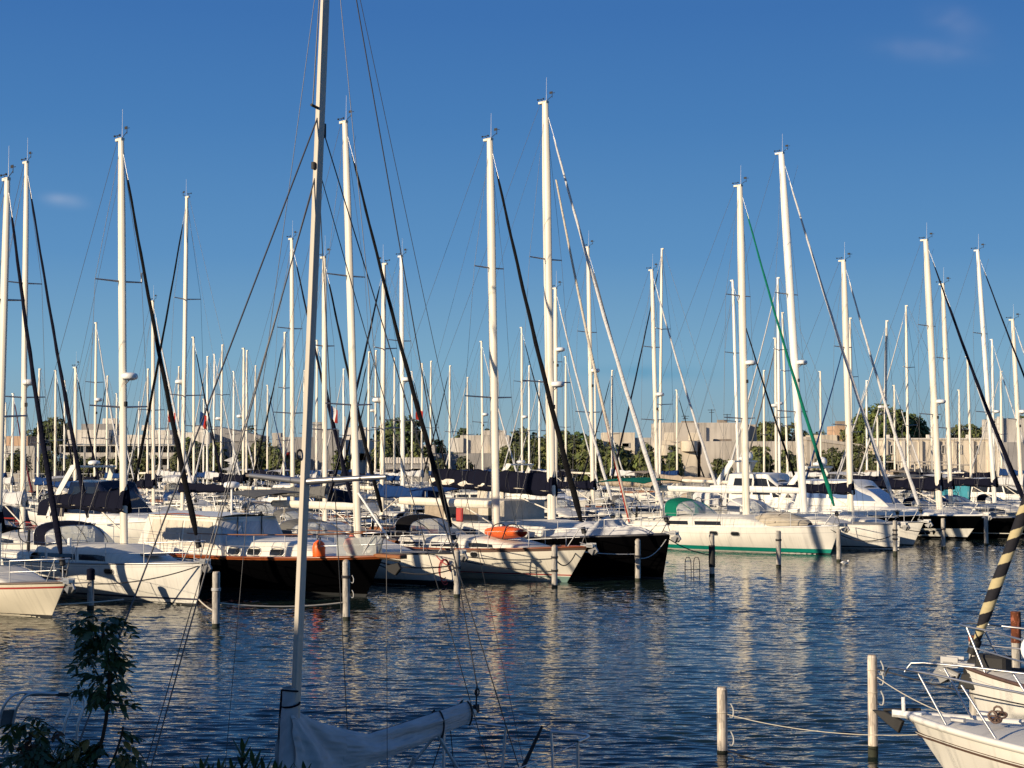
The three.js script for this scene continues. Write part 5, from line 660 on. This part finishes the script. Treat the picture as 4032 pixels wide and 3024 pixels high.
{ const b = building('orange_house', 'stepped orange and white house behind the long low building', 44.0, -226, 7, 6); b.wall(B.cream, 3.4, 6.2, 5, -1.8); b.wall(B.orange, 2.6, 7.4, 5, .8, 0, -.3, 'wall'); b.wall(B.tan, 2.4, 6.4, 5, 3.0, 0, -.6, 'wall'); b.wall(B.roof, 1.4, .7, 1.4, .9, 7.4, 0, 'chimney'); }
{ // cream terrace with pilasters
  const b = building('cream_terrace', 'cream terrace of flat-roofed houses with pilasters and narrow windows', 50.4, -200, 12.5, 8);
  b.wall(B.cream, 12.6, 5.3, 7); mesh('cornice', cbox(12.9, .22, 7.3, 0, 5.4, 0, .04), B.white, b.t);
  for (let i = 0; i <= 6; i++) mesh('pilaster', cbox(.5, 5.2, .5, -6.1 + i * 2.03, 2.6, 3.6, .04), i % 2 ? B.white : B.cream, b.t);
  for (let i = 0; i < 6; i++) { if (i !== 2) b.win(-5.4 + i * 2.03, 3.7, .22, .9, 3.52); if (i % 2 === 0) b.win(-5.4 + i * 2.03, 1.2, .26, 1.0, 3.52); if (i % 2) mesh('render_panel', cbox(1.2, 5.1, .12, -4.6 + i * 2.03, 2.56, 3.52, .02), B.beige, b.t); }
  for (let i = 0; i < 5; i++) mesh('roof_vent', cbox(.4, .5, .4, -5 + i * 2.4, 5.7, 0, .04), B.white, b.t);
}
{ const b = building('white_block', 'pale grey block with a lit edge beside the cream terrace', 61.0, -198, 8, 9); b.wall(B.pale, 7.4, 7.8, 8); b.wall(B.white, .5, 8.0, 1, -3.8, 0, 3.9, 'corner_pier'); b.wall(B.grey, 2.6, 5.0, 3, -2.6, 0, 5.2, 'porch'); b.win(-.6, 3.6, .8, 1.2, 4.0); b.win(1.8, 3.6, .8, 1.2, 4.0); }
{ const t = thing('pergola', 'long flat pergola roof on thin posts before the cream terrace', 'pergola', [46.5, G0, -193]); mesh('roof', [cbox(8, .16, 3, 0, 2.7, 0, .03), cbox(6, .14, 2.6, 3.4, 2.35, 1.2, .03)], B.tan, t); for (let i = 0; i < 5; i++) mesh('post', bar([-3.7 + i * 1.9, 0, 1.2], [-3.7 + i * 1.9, 2.65, 1.2], .09), B.white, t); }
{ const t = thing('parasol_group', 'cluster of white sunshade sails on the far quay', 'sunshade', [-33.2, G0, -194]); reseed(31); for (let i = 0; i < 6; i++) mesh('shade', prism([[0, 0], [rr(1.2, 1.8), rr(.4, .8)], [rr(.6, 1.2), rr(-.5, -.2)]], .08, .02).rotateY(rr(-.4, .4)).translate(rr(-1.2, .6), 1.2 + i * .33, rr(-.3, .5)), M.cWhite, t); mesh('pole', [bar([-.4, 0, 0], [-.4, 3.4, 0], .05), bar([.8, 0, .2], [.8, 2.8, .2], .05)], M.dark, t); }
{ const t = thing('quay_fence', 'low grey fence along the far quay before the apartments', 'fence', [-45, 1.3, -185]); for (let i = 0; i < 24; i++) mesh('picket', bar([-11 + i, 0, 0], [-11 + i, 1.1, 0], .04), M.greylight, t); mesh('rail', [bar([-11, 1.05, 0], [12, 1.05, 0], .04), bar([-11, .5, 0], [12, .5, 0], .03)], M.greylight, t); }

// trees: trunk with limbs, crown of many small leaf faces gathered in clumps
const folMat = phys([1, 1, 1], .85, { vertexColors: true, transmission: .18, thickness: 0 }), barkM = std([.16, .11, .075], .95, { map: rep(barkTex, 1.5, .5) });
function crown(lobes, n, size, base, varr = .35) {
  const pos = [], nor = [], col = [], uv = [], idx = [];
  const vol = lobes.reduce((a, l) => a + l[3] * l[4], 0);
  for (const [cx, cy, cz, rx, ry, rz] of lobes) {
    const clumps = Math.max(8, Math.round(n * rx * ry / vol / 9));
    for (let c = 0; c < clumps; c++) {
      const th = rr(0, 6.2832), v = rr(-.45, 1), q = Math.sqrt(1 - v * v), k = 1 - .38 * Math.pow(rnd(), 2), ox = Math.cos(th) * q, oz = Math.sin(th) * q;
      const px = cx + ox * rx * k, py = cy + v * ry * k, pz = cz + oz * rz * k, tone = 1 + rr(-varr, varr), warm = rr(.9, 1.15);
      for (let i = 0; i < 9; i++) {
        const p = V(px + rr(-1, 1) * size * 1.5, py + rr(-.8, .8) * size, pz + rr(-1, 1) * size * 1.5), d = V(ox + rr(-.9, .9), v + .25 + rr(-.9, .9), oz + rr(-.9, .9)).normalize(), a = V(rr(-1, 1), rr(-1, 1), rr(-1, 1)).cross(d).normalize(), b = d.clone().cross(a), s = size * rr(.45, 1), o = pos.length / 3;
        for (const [i2, j2] of [[-1, -.6], [1, -.5], [.9, .6], [-.8, .7]]) { const e = p.clone().addScaledVector(a, i2 * s).addScaledVector(b, j2 * s); pos.push(e.x, e.y, e.z); nor.push(d.x, d.y, d.z); uv.push(i2, j2); col.push(base[0] * tone * warm, base[1] * tone, base[2] * tone); }
        idx.push(o, o + 1, o + 2, o, o + 2, o + 3);
      }
    }
  }
  const g = new THREE.BufferGeometry(); g.setAttribute('position', new THREE.Float32BufferAttribute(pos, 3)); g.setAttribute('normal', new THREE.Float32BufferAttribute(nor, 3)); g.setAttribute('uv', new THREE.Float32BufferAttribute(uv, 2)); g.setAttribute('color', new THREE.Float32BufferAttribute(col, 3)); g.setIndex(idx); return g;
}
const landmarks = [];   // what a tree or bush stands beside, for its label
function beside(x) { let best = 'far quay', d = 1e9; for (const [bx, n] of landmarks) if (Math.abs(bx - x) < d) { d = Math.abs(bx - x); best = n; } return best; }
scene.children.forEach(o => { if (o.userData.category === 'building' && o.position.z < -150) landmarks.push([o.position.x, o.name.replace(/_/g, ' ')]); });
const used = {};
function place(kind, x, z, words) { const b = beside(x), k = kind + b, n = used[k] = (used[k] ?? -1) + 1; return `${words[n % words.length]} ${kind} by the ${b}`; }
function pine(x, z, h, r, o = {}) {
  const words = r > 3 ? ['broad dark', 'spreading olive', 'great round', 'wide domed', 'heavy crowned', 'full green', 'big ragged', 'old flat-topped', 'thick dark', 'high crowned'] : ['tall', 'small round', 'low bushy', 'narrow', 'dense', 'leaning', 'short dark'];
  const t = thing('umbrella_pine', place('umbrella pine', x, z, words), 'tree', [x, G0, z], rr(0, 6), 'trees along the far shore'), ry = o.ry ?? (r < 2.4 ? h * .48 : Math.min(r * .8, h * .42)), cy = h - ry;
  const lobes = [[0, cy, 0, r * .8, ry, r * .8]]; const k = 7; for (let i = 0; i < k; i++) { const a = i / k * 6.28 + rr(-.3, .3); lobes.push([Math.cos(a) * r * .56, cy - ry * rr(-.05, .55), Math.sin(a) * r * .56, r * rr(.40, .54), ry * rr(.5, .8), r * rr(.40, .54)]); }
  for (let i = 0; i < 3; i++) lobes.push([rr(-.4, .4) * r, cy - ry * rr(.7, 1.1), rr(-.4, .4) * r, r * rr(.4, .6), ry * .55, r * .5]);
  mesh('trunk', [pipe([[0, 0, 0], [rr(-.1, .1), cy * .5, 0], [rr(-.2, .2), cy * .8, .1], [0, cy, 0]], .12 + h * .012, 7, 3), ...[0, 1, 2, 3].map(i => pipe([[0, cy * .72, 0], [Math.cos(i * 1.6) * r * .3, cy * .88, Math.sin(i * 1.6) * r * .3], [Math.cos(i * 1.6) * r * .55, cy, Math.sin(i * 1.6) * r * .55]], .08 + h * .004, 5, 3))], barkM, t);
  mesh('crown', crown(lobes, (o.n ?? 2600) * 1.9, o.size ?? .30, o.col || [.085, .115, .024].map(c => c * rr(.8, 1.15))), folMat, t); return t;
}
function cypress(x, z, h, r) { const t = thing('cypress', place('cypress', x, z, ['slim dark', 'pointed', 'thin tall', 'narrow']), 'tree', [x, G0, z], 0, 'trees along the far shore'); mesh('trunk', bar([0, 0, 0], [0, h * .5, 0], .16, .08), barkM, t); const l = []; for (let i = 0; i < 6; i++) l.push([rr(-.1, .1), h * (.16 + .14 * i), rr(-.1, .1), r * mix(1, .35, i / 5), h * .12, r * mix(1, .35, i / 5)]); mesh('crown', crown(l, 1300, .26, [.035, .06, .018], .25), folMat, t); }
function bush(x, z, h, r, label, col) { const t = thing('bush', place('bush', x, z, ['olive green', 'dark round', 'loose', 'tall leafy', 'low spreading', 'ragged']), 'bush', [x, G0, z], 0, 'bushes along the far quay'); mesh('stem', bar([0, 0, 0], [0, h * .5, 0], .08), barkM, t); const l = []; for (let i = 0; i < 4; i++) l.push([rr(-r, r) * .5, h * rr(.4, .62), rr(-.4, .4), r * rr(.5, .8), h * rr(.32, .45), r * .6]); mesh('crown', crown(l, 900, .24, col || [.075, .09, .022], .4), folMat, t); }
reseed(1234);
const BL = 'olive green bush along the far quay';
pine(-62.0, -225, 8.4, 2.5, { n: 2102 });
pine(-64.8, -222, 6.8, 2.1, { n: 1745 });
pine(-36.4, -228, 7.4, 2.2, { n: 1791 });
pine(-43.2, -232, 6.8, 1.9, { n: 1618 });
pine(-45.0, -228, 6.4, 1.7, { n: 1421 });
pine(-14.8, -215, 8.3, 3.2, { n: 2900 });
pine(-10.0, -222, 5.5, 1.7, { n: 1473 });
pine(-3.1, -238, 7.3, 2.7, { n: 2245 });
pine(1.6, -240, 7.2, 3.0, { n: 2631 });
pine(6.5, -236, 7.0, 3.2, { n: 2804 });
pine(9.4, -226, 6.5, 2.7, { n: 2237 });
pine(4.2, -217, 5.7, 2.8, { n: 2378 });
pine(11.4, -219, 5.4, 2.1, { n: 1722 });
pine(35.7, -230, 8.3, 2.6, { n: 2156 });
pine(39.9, -234, 8.0, 2.2, { n: 1839 });
pine(42.4, -230, 7.1, 1.9, { n: 1606 });
pine(48.7, -218, 10.4, 3.7, { n: 3439 });
pine(53.1, -222, 9.1, 2.7, { n: 2316 });
pine(47.1, -223, 8.4, 2.6, { n: 2201 });
pine(61.6, -226, 7.8, 2.8, { n: 2367 });
pine(67.1, -230, 8.4, 3.2, { n: 2862 });
pine(71.3, -232, 8.7, 2.6, { n: 2178 });
pine(-51.1, -232, 6.4, 1.4, { n: 1286 });
pine(-27.0, -232, 6.4, 1.6, { n: 1360 });
pine(-22.4, -232, 5.9, 1.4, { n: 1286 });
pine(-7.1, -240, 7.0, 2.0, { n: 1669 });
pine(15.8, -236, 5.0, 1.8, { n: 1548 });
pine(21.1, -240, 5.7, 2.0, { n: 1669 });
pine(29.1, -240, 5.7, 2.0, { n: 1669 });
pine(32.9, -238, 7.0, 1.9, { n: 1559 });
cypress(-20.1, -214, 7.4, 0.7);
cypress(-13.7, -216, 8.9, 1.3);
cypress(-12.2, -214, 8.1, 0.7);
cypress(-13.1, -213, 8.3, 0.8);
cypress(-6.4, -216, 7.5, 0.6);
cypress(-53.7, -222, 7.7, 0.6);
bush(-58.4, -197, 4.3, 1.7, BL);
bush(-54.8, -196, 4.1, 1.4, BL);
bush(-51.3, -195, 3.8, 1.3, BL);
bush(-48.6, -195, 3.5, 1.4, BL);
bush(-45.8, -195, 3.7, 1.4, BL);
bush(-42.8, -195, 3.5, 1.3, BL);
bush(-39.8, -196, 3.9, 1.5, BL);
bush(-37.5, -197, 4.1, 1.5, BL);
bush(-35.0, -197, 4.1, 1.3, BL);
bush(-31.3, -198, 4.3, 1.7, BL);
bush(-29.5, -199, 4.7, 1.6, BL);
bush(-25.3, -196, 3.4, 0.8, BL);
bush(-8.5, -195, 3.4, 1.4, BL);
bush(-5.8, -195, 3.7, 1.1, BL);
bush(2.4, -197, 3.9, 1.7, BL);
bush(5.8, -199, 4.2, 1.7, BL);
bush(9.6, -198, 4.1, 1.5, BL);
bush(13.0, -199, 4.3, 1.7, BL);
bush(16.5, -197, 4.1, 1.4, BL);
bush(24.6, -194, 3.1, 0.9, BL);
bush(37.9, -198, 4.5, 1.7, BL);
bush(41.1, -199, 4.9, 1.7, BL);
bush(42.9, -197, 4.3, 1.7, BL);
bush(44.1, -194, 3.4, 1.2, BL);
pine(-38.7, -199, 5.6, 1.7, { n: 1423, col: [.10, .125, .028] });
pine(-35.6, -198, 5.2, 1.5, { n: 1324, col: [.10, .125, .028] });
pine(-30.5, -200, 5.3, 2.2, { n: 1999, col: [.10, .125, .028] });
pine(-28.0, -198, 4.5, 1.0, { n: 957, col: [.10, .125, .028] });
pine(-15.2, -201, 6.8, 2.0, { n: 1763, col: [.10, .125, .028] });
pine(-11.2, -199, 5.3, 1.4, { n: 1243, col: [.10, .125, .028] });
pine(0.2, -201, 5.2, 2.0, { n: 1763, col: [.10, .125, .028] });
pine(3.1, -203, 5.7, 2.3, { n: 2039, col: [.10, .125, .028] });
pine(6.7, -202, 5.9, 2.4, { n: 2161, col: [.10, .125, .028] });
pine(9.4, -200, 5.5, 2.0, { n: 1752, col: [.10, .125, .028] });
pine(12.2, -199, 5.0, 1.7, { n: 1423, col: [.10, .125, .028] });
pine(16.2, -198, 4.8, 1.5, { n: 1324, col: [.10, .125, .028] });
pine(19.1, -196, 4.5, 0.8, { n: 852, col: [.10, .125, .028] });
pine(-44.2, -196, 4.1, 1.2, { n: 1077, col: [.10, .125, .028] });
pine(-20.2, -197, 4.3, 0.9, { n: 901, col: [.10, .125, .028] });
pine(29.7, -199, 4.8, 1.4, { n: 1243, col: [.10, .125, .028] });
pine(32.9, -198, 4.4, 1.2, { n: 1085, col: [.10, .125, .028] });
for (const [x, z, h, r] of [[-70, -205, 8, 3.4], [-78, -212, 9.5, 4.2], [-86, -204, 7, 3], [-95, -214, 10, 4.5], [-104, -206, 8, 3.6], [-113, -212, 9, 4], [70, -206, 8.5, 3.6], [78, -214, 10, 4.4], [87, -205, 7.5, 3.2], [96, -212, 9, 4]]) pine(x, z, h, r, { n: 2200 });
{ const t = thing('palm_tree', 'palm with arching fronds beside the large beige building', 'tree', [14.9, G0, -201]); mesh('trunk', pipe([[0, 0, 0], [.1, 1.8, 0], [.05, 3.4, 0]], .22, 8, 4), barkM, t);
  for (let i = 0; i < 18; i++) { const a = i * 2.4, up = mix(.9, -.3, i / 18), len = rr(1.7, 2.2), f = [grid(6, 1, (s, v) => { const r = len * s; return [Math.cos(a) * r - Math.sin(a) * (v - .5) * .05, 3.4 + up * r * 1.1 - .75 * s * s * len * .8, Math.sin(a) * r + Math.cos(a) * (v - .5) * .05]; })]; for (let k = 2; k < 12; k++) for (const e of [1, -1]) { const s = k / 12, r = len * s, p = [Math.cos(a) * r, 3.4 + up * r * 1.1 - .75 * s * s * len * .8, Math.sin(a) * r]; f.push(grid(1, 1, (q, w) => [p[0] + (-Math.sin(a) * e * .5 + Math.cos(a) * .3) * q + Math.cos(a) * w * .07, p[1] - .35 * q, p[2] + (Math.cos(a) * e * .5 + Math.sin(a) * .3) * q + Math.sin(a) * w * .07])); } mesh('frond', f, std([.07, .10, .03], .8), t); } }

renderer.render(scene, camera);
